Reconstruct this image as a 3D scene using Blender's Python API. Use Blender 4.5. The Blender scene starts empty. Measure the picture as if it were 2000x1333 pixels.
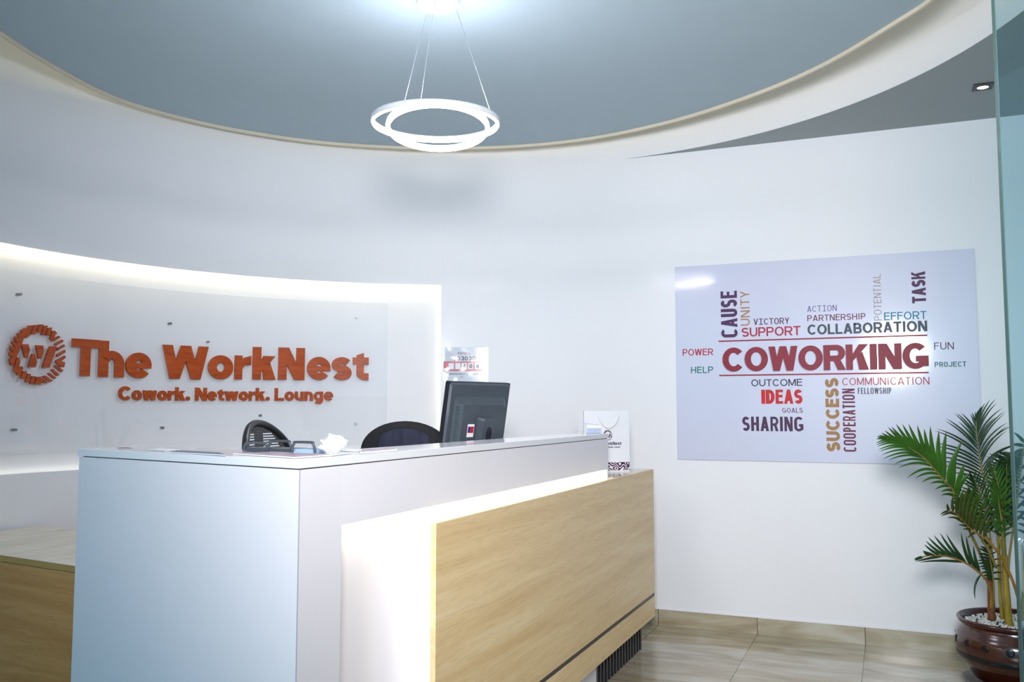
import bpy, bmesh, math, random
from mathutils import Vector, Matrix
random.seed(7)
C = bpy.context.scene.collection
scene = bpy.context.scene
R = math.radians

# ------------------------------------------------------------------ camera
CAM = Vector((0.0, 0.0, 1.336))
FPX, PITCH, YAW, ROLL = 1744.7, R(4.419), R(22.848), R(0.0198)
cy_, sy_ = math.cos(YAW), math.sin(YAW)
FWD = Vector((-sy_ * math.cos(PITCH), cy_ * math.cos(PITCH), math.sin(PITCH)))
RGT0 = Vector((cy_, sy_, 0))
UP0 = RGT0.cross(FWD)
RGT = RGT0 * math.cos(ROLL) + UP0 * math.sin(ROLL)
UP = UP0 * math.cos(ROLL) - RGT0 * math.sin(ROLL)
cd = bpy.data.cameras.new('camera')
cd.sensor_width = 36.0
cd.lens = FPX * 36.0 / 2000.0
cd.clip_start = 0.02
cam = bpy.data.objects.new('camera', cd)
m = Matrix((RGT, UP, -FWD)).transposed().to_4x4()
m.translation = CAM
cam.matrix_world = m
C.objects.link(cam)
scene.camera = cam
scene.view_settings.view_transform = 'Standard'
scene.view_settings.look = 'None'
scene.view_settings.gamma = 1.0
scene.view_settings.use_curve_mapping = False
scene.view_settings.exposure = 0.22

# ------------------------------------------------------------------ daylight through the open entrance side
world = bpy.data.worlds.new('world')
scene.world = world
world.use_nodes = True
bg = world.node_tree.nodes['Background']
bg.inputs[0].default_value = (0.19, 0.59, 0.88, 1)
bg.inputs[1].default_value = 1.8

def lamp(name, kind, loc, energy, col, target=None, **kw):
    d = bpy.data.lights.new(name, kind)
    d.energy = energy
    d.color = col
    for k, v in kw.items():
        setattr(d, k, v)
    o = bpy.data.objects.new(name, d)
    o.location = loc
    if target is not None:
        o.rotation_euler = (Vector(target) - Vector(loc)).to_track_quat('-Z', 'Y').to_euler()
    C.objects.link(o)
    return o
# photographer's lamp on a stand above the camera
lamp('key_lamp', 'SPOT', (0.09, -0.15, 2.0), 650, (1.0, 0.95, 0.95), (-1.4, 5.6, 1.75),
     spot_size=R(87), spot_blend=1.0, shadow_soft_size=0.30)

# ------------------------------------------------------------------ pixel rays of the calibrated camera (2000 x 1333)
def ray(px, py):
    return RGT * ((px - 1000) / FPX) - UP * ((py - 666.5) / FPX) + FWD
def on(px, py, ax, val):
    d = ray(px, py)
    return CAM + d * ((val - CAM[ax]) / d[ax])
def at(px, py, depth):
    return CAM + ray(px, py) * depth
def to_px(p):
    d = Vector(p) - CAM; w = d.dot(FWD)
    return (1000 + FPX * d.dot(RGT) / w, 666.5 - FPX * d.dot(UP) / w)
CX, CYC, RAD = -1.684, 3.176, 2.433      # the round reception wall
YW = 5.606                               # the flat back wall
def on_cyl(px, py, rad=RAD):
    d = ray(px, py)
    ox, oy = CAM.x - CX, CAM.y - CYC
    a = d.x ** 2 + d.y ** 2
    b = 2 * (d.x * ox + d.y * oy)
    c = ox * ox + oy * oy - rad * rad
    t = (-b + math.sqrt(b * b - 4 * a * c)) / (2 * a)
    return CAM + d * t
def pol(th, rad=RAD, z=0.0):
    return Vector((CX + rad * math.cos(th), CYC + rad * math.sin(th), z))

# ------------------------------------------------------------------ materials
def srgb(r, g, b):
    f = lambda c: (c / 255 / 12.92) if c / 255 <= 0.04045 else ((c / 255 + 0.055) / 1.055) ** 2.4
    return (f(r), f(g), f(b), 1)
def setin(n, k, v):
    if k in n.inputs:
        n.inputs[k].default_value = v
def mat(name, col, rough=0.5, metal=0.0, coat=0.0, coat_rough=0.05, noise=0.03, nscale=6.0, bump=0.0,
        bscale=60.0, emit=None, estr=0.0, spec=0.5, trans=0.0, stretch=(1, 1, 1)):
    mt = bpy.data.materials.new(name)
    mt.use_nodes = True
    nt = mt.node_tree
    p = nt.nodes['Principled BSDF']
    setin(p, 'Roughness', rough); setin(p, 'Metallic', metal); setin(p, 'Coat Weight', coat)
    setin(p, 'Coat Roughness', coat_rough); setin(p, 'Specular IOR Level', spec); setin(p, 'Transmission Weight', trans)
    tc = nt.nodes.new('ShaderNodeTexCoord')
    mp = nt.nodes.new('ShaderNodeMapping'); mp.inputs['Scale'].default_value = stretch
    nt.links.new(tc.outputs['Object'], mp.inputs['Vector'])
    nz = nt.nodes.new('ShaderNodeTexNoise'); nz.inputs['Scale'].default_value = nscale
    nz.inputs['Detail'].default_value = 4
    nt.links.new(mp.outputs[0], nz.inputs['Vector'])
    rp = nt.nodes.new('ShaderNodeValToRGB')
    rp.color_ramp.elements[0].position = 0.3; rp.color_ramp.elements[1].position = 0.7
    lo = tuple(max(0, c * (1 - noise)) for c in col[:3]) + (1,)
    hi = tuple(min(1, c * (1 + noise)) for c in col[:3]) + (1,)
    rp.color_ramp.elements[0].color = lo; rp.color_ramp.elements[1].color = hi
    nt.links.new(nz.outputs['Fac'], rp.inputs['Fac'])
    nt.links.new(rp.outputs['Color'], p.inputs['Base Color'])
    if bump:
        n2 = nt.nodes.new('ShaderNodeTexNoise'); n2.inputs['Scale'].default_value = bscale
        nt.links.new(mp.outputs[0], n2.inputs['Vector'])
        bp = nt.nodes.new('ShaderNodeBump'); bp.inputs['Strength'].default_value = bump
        bp.inputs['Distance'].default_value = 0.01
        nt.links.new(n2.outputs['Fac'], bp.inputs['Height'])
        nt.links.new(bp.outputs[0], p.inputs['Normal'])
    if emit:
        setin(p, 'Emission Color', emit); setin(p, 'Emission Strength', estr)
    return mt
def wood(name, lo, mid, hi, stretch, scale=3.0, rough=0.42, wave=9.0):
    mt = bpy.data.materials.new(name); mt.use_nodes = True
    nt = mt.node_tree; p = nt.nodes['Principled BSDF']
    setin(p, 'Roughness', rough); setin(p, 'Specular IOR Level', 0.4)
    tc = nt.nodes.new('ShaderNodeTexCoord'); mp = nt.nodes.new('ShaderNodeMapping')
    mp.inputs['Scale'].default_value = stretch
    nt.links.new(tc.outputs['Object'], mp.inputs['Vector'])
    nz = nt.nodes.new('ShaderNodeTexNoise'); nz.inputs['Scale'].default_value = scale
    nz.inputs['Detail'].default_value = 7; nz.inputs['Roughness'].default_value = 0.62; nz.inputs['Distortion'].default_value = 0.7
    nt.links.new(mp.outputs[0], nz.inputs['Vector'])
    rp = nt.nodes.new('ShaderNodeValToRGB')
    e = rp.color_ramp.elements
    e[0].position = 0.32; e[0].color = lo; e[1].position = 0.72; e[1].color = hi
    k = e.new(0.52); k.color = mid
    nt.links.new(nz.outputs['Fac'], rp.inputs['Fac'])
    n2 = nt.nodes.new('ShaderNodeTexNoise'); n2.inputs['Scale'].default_value = scale * wave
    n2.inputs['Detail'].default_value = 3; n2.inputs['Distortion'].default_value = 1.2
    nt.links.new(mp.outputs[0], n2.inputs['Vector'])
    r2 = nt.nodes.new('ShaderNodeValToRGB')
    r2.color_ramp.elements[0].position = 0.36; r2.color_ramp.elements[0].color = (0.88, 0.855, 0.82, 1)
    r2.color_ramp.elements[1].position = 0.52; r2.color_ramp.elements[1].color = (1, 1, 1, 1)
    nt.links.new(n2.outputs['Fac'], r2.inputs['Fac'])
    mx = nt.nodes.new('ShaderNodeMixRGB'); mx.blend_type = 'MULTIPLY'; mx.inputs[0].default_value = 0.8
    nt.links.new(rp.outputs[0], mx.inputs[1]); nt.links.new(r2.outputs[0], mx.inputs[2])
    nt.links.new(mx.outputs[0], p.inputs['Base Color'])
    bp = nt.nodes.new('ShaderNodeBump'); bp.inputs['Strength'].default_value = 0.12; bp.inputs['Distance'].default_value = 0.002
    nt.links.new(n2.outputs['Fac'], bp.inputs['Height']); nt.links.new(bp.outputs[0], p.inputs['Normal'])
    return mt
def emitter(name, col, strength):
    mt = bpy.data.materials.new(name); mt.use_nodes = True
    nt = mt.node_tree; nt.nodes.clear()
    o = nt.nodes.new('ShaderNodeOutputMaterial'); e = nt.nodes.new('ShaderNodeEmission')
    e.inputs[0].default_value = col; e.inputs[1].default_value = strength
    nt.links.new(e.outputs[0], o.inputs[0])
    return mt
def glassy(name, tint, refl=0.10, rough=0.02, milk=0.0):
    mt = bpy.data.materials.new(name); mt.use_nodes = True
    nt = mt.node_tree; nt.nodes.clear()
    o = nt.nodes.new('ShaderNodeOutputMaterial')
    tr = nt.nodes.new('ShaderNodeBsdfTransparent'); tr.inputs[0].default_value = tint
    gl = nt.nodes.new('ShaderNodeBsdfGlossy'); gl.inputs['Roughness'].default_value = rough
    gl.inputs['Color'].default_value = (1, 1, 1, 1)
    lw = nt.nodes.new('ShaderNodeLayerWeight'); lw.inputs[0].default_value = 0.25
    mu = nt.nodes.new('ShaderNodeMath'); mu.operation = 'MULTIPLY_ADD'
    mu.inputs[1].default_value = 0.7; mu.inputs[2].default_value = refl
    mu.use_clamp = True
    nt.links.new(lw.outputs['Fresnel'], mu.inputs[0])
    mx = nt.nodes.new('ShaderNodeMixShader')
    nt.links.new(mu.outputs[0], mx.inputs[0]); nt.links.new(tr.outputs[0], mx.inputs[1]); nt.links.new(gl.outputs[0], mx.inputs[2])
    last = mx
    if milk:
        df = nt.nodes.new('ShaderNodeBsdfDiffuse'); df.inputs[0].default_value = (0.9, 0.92, 0.95, 1)
        m2 = nt.nodes.new('ShaderNodeMixShader'); m2.inputs[0].default_value = milk
        nt.links.new(mx.outputs[0], m2.inputs[1]); nt.links.new(df.outputs[0], m2.inputs[2]); last = m2
    nt.links.new(last.outputs[0], o.inputs[0])
    return mt
def tile_mat(name, x0, y0, sx, sy, vertical=False):
    """glossy veined beige porcelain tiles with thin joints at x0 + k*sx (and y0 + k*sy on the floor)"""
    mt = bpy.data.materials.new(name); mt.use_nodes = True
    nt = mt.node_tree; p = nt.nodes['Principled BSDF']
    N = nt.nodes.new; L = nt.links.new
    tc = N('ShaderNodeTexCoord'); sp = N('ShaderNodeSeparateXYZ'); L(tc.outputs['Object'], sp.inputs[0])
    def cell(out, off, size):
        a = N('ShaderNodeMath'); a.operation = 'SUBTRACT'; L(out, a.inputs[0]); a.inputs[1].default_value = off
        b = N('ShaderNodeMath'); b.operation = 'DIVIDE'; L(a.outputs[0], b.inputs[0]); b.inputs[1].default_value = size
        fl = N('ShaderNodeMath'); fl.operation = 'FLOOR'; L(b.outputs[0], fl.inputs[0])
        fr = N('ShaderNodeMath'); fr.operation = 'FRACT'; L(b.outputs[0], fr.inputs[0])
        c = N('ShaderNodeMath'); c.operation = 'SUBTRACT'; L(fr.outputs[0], c.inputs[0]); c.inputs[1].default_value = 0.5
        d = N('ShaderNodeMath'); d.operation = 'ABSOLUTE'; L(c.outputs[0], d.inputs[0])
        g = N('ShaderNodeMath'); g.operation = 'GREATER_THAN'; L(d.outputs[0], g.inputs[0]); g.inputs[1].default_value = 0.5 - 0.0022 / size
        return fl.outputs[0], g.outputs[0]
    cxf, gx = cell(sp.outputs['X'], x0, sx)
    grout = gx
    cm = N('ShaderNodeCombineXYZ'); L(cxf, cm.inputs[0])
    if not vertical:
        cyf, gy = cell(sp.outputs['Y'], y0, sy)
        mxx = N('ShaderNodeMath'); mxx.operation = 'MAXIMUM'; L(gx, mxx.inputs[0]); L(gy, mxx.inputs[1]); grout = mxx.outputs[0]
        L(cyf, cm.inputs[1])
    wn = N('ShaderNodeTexWhiteNoise'); L(cm.outputs[0], wn.inputs['Vector'])
    sc = N('ShaderNodeVectorMath'); sc.operation = 'SCALE'; L(wn.outputs['Color'], sc.inputs[0]); sc.inputs['Scale'].default_value = 9.0
    ad = N('ShaderNodeVectorMath'); ad.operation = 'ADD'; L(tc.outputs['Object'], ad.inputs[0]); L(sc.outputs[0], ad.inputs[1])
    mp = N('ShaderNodeMapping'); mp.inputs['Scale'].default_value = (1.0, 3.6, 5.0)
    mp.inputs['Rotation'].default_value = (0, R(14) if vertical else 0, R(9))
    L(ad.outputs[0], mp.inputs['Vector'])
    nz = N('ShaderNodeTexNoise'); nz.inputs['Scale'].default_value = 2.6; nz.inputs['Detail'].default_value = 6
    nz.inputs['Distortion'].default_value = 0.8
    L(mp.outputs[0], nz.inputs['Vector'])
    rp = N('ShaderNodeValToRGB'); e = rp.color_ramp.elements
    e[0].position = 0.30; e[0].color = srgb(150, 136, 108); e[1].position = 0.70; e[1].color = srgb(196, 190, 176)
    k = e.new(0.5); k.color = srgb(176, 165, 140)
    L(nz.outputs['Fac'], rp.inputs['Fac'])
    mx = N('ShaderNodeMixRGB'); L(grout, mx.inputs[0]); L(rp.outputs[0], mx.inputs[1]); mx.inputs[2].default_value = srgb(92, 78, 58)
    L(mx.outputs[0], p.inputs['Base Color'])
    setin(p, 'Roughness', 0.10); setin(p, 'Specular IOR Level', 0.6)
    return mt

M = {}
M['wall'] = mat('wall_paint', srgb(232, 233, 236), 0.5, coat=0.14, coat_rough=0.12, noise=0.012, nscale=1.5)
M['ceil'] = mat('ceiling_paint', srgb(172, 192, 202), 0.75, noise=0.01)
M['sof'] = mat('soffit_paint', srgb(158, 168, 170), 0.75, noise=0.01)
M['rim'] = mat('rim_warm_light_tint', srgb(214, 204, 182), 0.6, noise=0.02)  # beige imitates warm cove light leaking onto the lip
M['white'] = mat('white_laminate', srgb(234, 231, 236), 0.22, noise=0.006, coat=0.2, coat_rough=0.05)
M['whitetop'] = mat('white_worktop', srgb(234, 235, 238), 0.10, noise=0.006)
M['whitem'] = mat('white_matt', srgb(232, 233, 236), 0.5, noise=0.01)
M['seam'] = mat('grey_edge_strip', srgb(190, 198, 208), 0.35, noise=0.01)
M['gap'] = mat('dark_joint', srgb(70, 74, 80), 0.6, noise=0.02)
M['oak'] = wood('pale_oak_laminate', srgb(222, 190, 138), srgb(234, 206, 156), srgb(242, 220, 176), (6.0, 0.42, 9.0), 1.6, 0.4, 11.0)
M['oak2'] = wood('brown_oak_laminate', srgb(190, 134, 74), srgb(208, 154, 92), srgb(220, 172, 112), (0.42, 5.0, 9.0), 1.6, 0.4)
M['oaktop'] = wood('beige_counter_laminate', srgb(196, 184, 160), srgb(212, 202, 180), srgb(222, 214, 196), (5.0, 0.8, 5.0), 2.0, 0.1)
M['oakedge'] = mat('oak_edge_band', srgb(186, 152, 84), 0.5, noise=0.06)
M['black'] = mat('black_plastic', srgb(26, 28, 32), 0.4, noise=0.05)
M['blackgroove'] = mat('black_strip', srgb(24, 25, 28), 0.35, noise=0.05)
M['slat'] = mat('black_slat', srgb(22, 23, 27), 0.4, noise=0.05)
M['slatback'] = mat('grey_slat_backing', srgb(86, 90, 98), 0.5, noise=0.05)
M['mesh'] = mat('black_mesh_fabric', srgb(24, 27, 31), 0.8, noise=0.1, nscale=80, bump=0.2, bscale=300)
M['fabric'] = mat('black_fabric', srgb(16, 19, 23), 0.85, noise=0.15, nscale=40, bump=0.25, bscale=220)
M['navy'] = mat('navy_fabric', srgb(34, 38, 58), 0.8, noise=0.12, nscale=30, bump=0.3, bscale=160)
M['chrome'] = mat('brushed_steel', srgb(196, 198, 202), 0.22, metal=1.0, noise=0.03)
M['satin'] = mat('satin_metal', srgb(150, 152, 156), 0.35, metal=1.0, noise=0.03)
M['letter'] = wood('copper_brown_letter_face', srgb(148, 58, 10), srgb(176, 74, 18), srgb(190, 90, 30), (1.2, 1.2, 10.0), 5.0, 0.35)
M['moni'] = mat('monitor_shell', srgb(66, 74, 82), 0.38, noise=0.05, nscale=30)
M['moni2'] = mat('monitor_edge', srgb(24, 28, 38), 0.3, noise=0.05)
M['vent'] = mat('monitor_vent', srgb(104, 120, 128), 0.4, noise=0.05)
M['paper'] = mat('white_paper', srgb(236, 238, 242), 0.6, noise=0.02)
M['acrylic'] = glassy('clear_acrylic', (0.988, 0.992, 0.995, 1), 0.015, 0.015)
M['sleeve'] = glassy('clear_sleeve', (0.97, 0.975, 0.98, 1), 0.03, 0.10, 0.03)
M['glass'] = glassy('door_glass', (0.84, 0.945, 0.96, 1), 0.09, 0.01)
M['glassedge'] = mat('green_glass_edge', srgb(46, 74, 72), 0.5, noise=0.05, spec=0.3)
M['cardholder'] = glassy('clear_plastic', (0.86, 0.90, 0.97, 1), 0.12, 0.05, 0.15)
M['pend'] = mat('white_aluminium', srgb(222, 226, 232), 0.35, noise=0.01)
M['cable'] = mat('clear_steel_cable', srgb(190, 196, 206), 0.3, metal=0.6, noise=0.02)
M['ring_led'] = emitter('pendant_led', (0.97, 0.93, 1.0, 1), 95.0)
M['niche_led'] = emitter('niche_led', (1.0, 0.88, 0.58, 1), 13.0)
M['desk_led'] = emitter('desk_led', (1.0, 0.91, 0.70, 1), 7.0)
M['down_led'] = emitter('downlight_led', (1.0, 0.96, 0.9, 1), 6.0)
M['terra'] = mat('glazed_terracotta', srgb(62, 25, 15), 0.22, noise=0.16, nscale=9, coat=0.4, coat_rough=0.12)
M['terrarim'] = mat('glazed_dark_red', srgb(56, 14, 13), 0.2, noise=0.1, nscale=9, coat=0.4, coat_rough=0.1)
M['potblack'] = mat('black_glaze', srgb(16, 15, 18), 0.25, noise=0.1)
M['pebble'] = mat('white_pebble', srgb(214, 214, 208), 0.6, noise=0.25, nscale=30)
M['soil'] = mat('dark_soil', srgb(60, 52, 46), 0.9, noise=0.3, nscale=60)
M['trunkA'] = mat('brown_cane', srgb(116, 66, 34), 0.6, noise=0.3, nscale=14, stretch=(4, 4, 1))
M['trunkB'] = mat('yellow_cane', srgb(150, 126, 40), 0.5, noise=0.3, nscale=14, stretch=(4, 4, 1))
M['rachis'] = mat('olive_stalk', srgb(132, 118, 52), 0.5, noise=0.2, nscale=12)
M['rachisO'] = mat('orange_stalk', srgb(158, 112, 40), 0.5, noise=0.2, nscale=12)
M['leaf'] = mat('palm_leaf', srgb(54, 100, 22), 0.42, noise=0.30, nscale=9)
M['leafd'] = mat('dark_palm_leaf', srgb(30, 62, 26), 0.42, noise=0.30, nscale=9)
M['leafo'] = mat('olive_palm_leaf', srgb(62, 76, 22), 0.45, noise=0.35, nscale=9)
M['board'] = mat('poster_sheet', srgb(200, 204, 224), 0.4, noise=0.01, coat=0.42, coat_rough=0.085)
M['floor'] = tile_mat('floor_tiles', -0.166, 5.0, 0.6, 0.6)
M['base'] = tile_mat('baseboard_tiles', -0.166, 0, 0.6, 0.6, True)
M['bag'] = mat('white_card_bag', srgb(226, 228, 233), 0.4, noise=0.01)
M['cord'] = mat('white_cord', srgb(214, 214, 208), 0.8, noise=0.05)
def ink(name, r, g, b, rough=0.45):
    if name not in M:
        M[name] = mat('ink_' + name, srgb(r * 0.93, g * 0.90, b * 0.91), rough, noise=0.02, spec=0.25)
    return M[name]

# ------------------------------------------------------------------ mesh helpers
def wmat(o):
    if o.parent is None: return o.matrix_basis.copy()
    return wmat(o.parent) @ o.matrix_parent_inverse @ o.matrix_basis
class MB:
    def __init__(self):
        self.v = []; self.f = []; self.smooth = []
    def add(self, vs, fs, smooth=False):
        o = len(self.v)
        self.v += [Vector(p) for p in vs]
        for f in fs:
            self.f.append([i + o for i in f]); self.smooth.append(smooth)
    def box(self, x0, x1, y0, y1, z0, z1):
        vs = [(x, y, z) for z in (z0, z1) for y in (y0, y1) for x in (x0, x1)]
        self.add(vs, [(0, 2, 3, 1), (4, 5, 7, 6), (0, 1, 5, 4), (2, 6, 7, 3), (0, 4, 6, 2), (1, 3, 7, 5)])
    def prism(self, poly, z0, z1):
        n = len(poly)
        vs = [(p[0], p[1], z0) for p in poly] + [(p[0], p[1], z1) for p in poly]
        self.add(vs, [list(range(n))[::-1], list(range(n, 2 * n))] + [(i, (i + 1) % n, n + (i + 1) % n, n + i) for i in range(n)])
    def nudge(self):
        self.k = (getattr(self, 'k', 0) + 1) % 9
        return self.k * 4e-5
    def extrude(self, poly, org, ax, ay, az, d0, d1):
        """2-D polygon in the ax/ay plane at org, thickness from d0 to d1 along az"""
        n = len(poly); d1 = d1 + self.nudge()
        vs = [org + ax * p[0] + ay * p[1] + az * d0 for p in poly] + [org + ax * p[0] + ay * p[1] + az * d1 for p in poly]
        self.add(vs, [list(range(n))[::-1], list(range(n, 2 * n))] + [(i, (i + 1) % n, n + (i + 1) % n, n + i) for i in range(n)])
    def flat(self, poly, org, ax, ay, az, d=0.0):
        n = len(poly); d = d + self.nudge()
        self.add([org + ax * p[0] + ay * p[1] + az * d for p in poly], [list(range(n))])
    def tube(self, pts, rad, seg=10, cap=True, smooth=True):
        pts = [Vector(p) for p in pts]
        n = len(pts)
        rs = rad if isinstance(rad, (list, tuple)) else [rad] * n
        vs = []; prev = None
        for i, p in enumerate(pts):
            t = (pts[min(i + 1, n - 1)] - pts[max(i - 1, 0)]).normalized()
            a = prev if prev is not None else (Vector((0, 0, 1)) if abs(t.z) < 0.9 else Vector((1, 0, 0)))
            a = (a - t * a.dot(t)).normalized(); prev = a
            b = t.cross(a)
            for k in range(seg):
                an = 2 * math.pi * k / seg
                vs.append(p + (a * math.cos(an) + b * math.sin(an)) * rs[i])
        fs = [(i * seg + k, i * seg + (k + 1) % seg, (i + 1) * seg + (k + 1) % seg, (i + 1) * seg + k) for i in range(n - 1) for k in range(seg)]
        self.add(vs, fs, smooth)
        if cap:
            o = len(self.v) - len(vs)
            self.f.append([o + k for k in range(seg)][::-1]); self.smooth.append(False)
            self.f.append([o + (n - 1) * seg + k for k in range(seg)]); self.smooth.append(False)
    def lathe(self, prof, c=(0, 0, 0), seg=48, smooth=True):
        c = Vector(c); n = len(prof); vs = []
        for r, z in prof:
            for k in range(seg):
                an = 2 * math.pi * k / seg
                vs.append(c + Vector((r * math.cos(an), r * math.sin(an), z)))
        fs = [(i * seg + k, i * seg + (k + 1) % seg, (i + 1) * seg + (k + 1) % seg, (i + 1) * seg + k) for i in range(n - 1) for k in range(seg)]
        self.add(vs, fs, smooth)
    def disc(self, c, r, n=32, up=(0, 0, 1)):
        c = Vector(c); q = Vector(up).to_track_quat('Z', 'Y')
        self.add([c + q @ Vector((r * math.cos(2 * math.pi * k / n), r * math.sin(2 * math.pi * k / n), 0)) for k in range(n)], [list(range(n))])
    def build(self, name, m, parent=None, bevel=0.0, origin=None):
        me = bpy.data.meshes.new(name)
        org = Vector(origin) if origin is not None else Vector((0, 0, 0))
        me.from_pydata([p - org for p in self.v], [], self.f)
        for p, s in zip(me.polygons, self.smooth):
            p.use_smooth = s
        bm = bmesh.new(); bm.from_mesh(me)
        bmesh.ops.recalc_face_normals(bm, faces=bm.faces[:])
        bm.to_mesh(me); bm.free()
        me.materials.append(m)
        o = bpy.data.objects.new(name, me)
        C.objects.link(o)
        o.location = org
        if parent is not None:
            o.parent = parent
            o.matrix_parent_inverse = wmat(parent).inverted()
        if bevel:
            b = o.modifiers.new('bevel', 'BEVEL'); b.width = bevel; b.segments = 2; b.limit_method = 'ANGLE'
        return o
def empty(name, loc, label, cat, group=None):
    o = bpy.data.objects.new(name, None)
    C.objects.link(o); o.location = loc; o.empty_display_size = 0.05
    return tag(o, label, cat, group)
def tag(o, label, cat, group=None):
    o['label'] = label; o['category'] = cat
    if group: o['group'] = group
    return o
def struct(o):
    o['kind'] = 'structure'; return o
def arc(cx, cy, r, a0, a1, n=16, ry=None):
    ry = r if ry is None else ry
    return [(cx + r * math.cos(R(a0 + (a1 - a0) * i / n)), cy + ry * math.sin(R(a0 + (a1 - a0) * i / n))) for i in range(n + 1)]
def rrect(x0, x1, y0, y1, r, n=6):
    return arc(x1 - r, y1 - r, r, 0, 90, n) + arc(x0 + r, y1 - r, r, 90, 180, n) + arc(x0 + r, y0 + r, r, 180, 270, n) + arc(x1 - r, y0 + r, r, 270, 360, n)
def catmull(pts, n=8):
    pts = [Vector(p) for p in pts]
    P = [pts[0] * 2 - pts[1]] + pts + [pts[-1] * 2 - pts[-2]]
    out = []
    for i in range(1, len(P) - 2):
        for k in range(n):
            t = k / n
            a, b, c, d = P[i - 1], P[i], P[i + 1], P[i + 2]
            out.append(0.5 * ((2 * b) + (c - a) * t + (2 * a - 5 * b + 4 * c - d) * t * t + (3 * b - a - 3 * c + d) * t ** 3))
    out.append(pts[-1])
    return out

# ------------------------------------------------------------------ stroke lettering
def strip(pts, t):
    """quads of width t along a polyline"""
    n = len(pts); L = []; Rr = []
    for i, (x, y) in enumerate(pts):
        ax, ay = pts[max(i - 1, 0)]; bx, by = pts[min(i + 1, n - 1)]
        dx, dy = bx - ax, by - ay; l = math.hypot(dx, dy) or 1
        L.append((x - dy / l * t / 2, y + dx / l * t / 2)); Rr.append((x + dy / l * t / 2, y - dx / l * t / 2))
    return [[Rr[i], Rr[i + 1], L[i + 1], L[i]] for i in range(n - 1)]
def rect(x0, x1, y0, y1):
    return [[(x0, y0), (x1, y0), (x1, y1), (x0, y1)]]
def diag(xb, xt, y0, y1, w):
    """parallelogram whose left edge runs from xb at y0 to xt at y1"""
    return [[(xb, y0), (xb + w, y0), (xt + w, y1), (xt, y1)]]
def ring(cx, cy, rx, ry, t, a0=0, a1=360, n=28, th=None):
    """ellipse band: outer rx, ry; stroke t at the sides, th at top and bottom"""
    th = t if th is None else th
    o = arc(cx, cy, rx, a0, a1, n, ry); i = arc(cx, cy, max(rx - t, 0.001), a0, a1, n, max(ry - th, 0.001))
    return [[o[k], o[k + 1], i[k + 1], i[k]] for k in range(n)]
def stad(x0, x1, y0, y1, t, th, a0, a1):
    """rounded-box band between two angles, for bowls; a0..a1 in degrees"""
    w, h = x1 - x0, y1 - y0
    r = min(w, h) / 2
    out = []
    cx, cy = (x0 + x1) / 2, (y0 + y1) / 2
    ex, ey = w / 2 - r, h / 2 - r
    n = max(8, int(abs(a1 - a0) / 9))
    P = []; Q = []
    for k in range(n + 1):
        a = R(a0 + (a1 - a0) * k / n); c, s = math.cos(a), math.sin(a)
        sx = ex * (1 if c > 1e-6 else -1 if c < -1e-6 else 0); sy = ey * (1 if s > 1e-6 else -1 if s < -1e-6 else 0)
        P.append((cx + sx + r * c, cy + sy + r * s)); Q.append((cx + sx + max(r - t, 0.001) * c, cy + sy + max(r - th, 0.001) * s))
    return [[P[k], P[k + 1], Q[k + 1], Q[k]] for k in range(n)]
WID = dict(I=0.30, J=0.55, M=0.95, W=1.12, O=0.92, C=0.86, G=0.90, L=0.66, E=0.70, F=0.66, T=0.72, A=0.86, V=0.84,
           N=0.82, R=0.80, K=0.82, D=0.84, S=0.76, P=0.76, B=0.78, H=0.80, U=0.80, Y=0.80, X=0.8, Z=0.7)
WID.update({'#': 0.8, '0': 0.7, '1': 0.4, '2': 0.7, '3': 0.68, '4': 0.74, '6': 0.7, '.': 0.30, ' ': 0.35, '*': 0.5,
            'h': 0.66, 'e': 0.70, 'o': 0.70, 'r': 0.46, 'k': 0.70, 's': 0.60, 't': 0.50, 'w': 1.0, 'u': 0.66, 'n': 0.66, 'g': 0.70, 'a': 0.68, 'b': 0.7})
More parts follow.
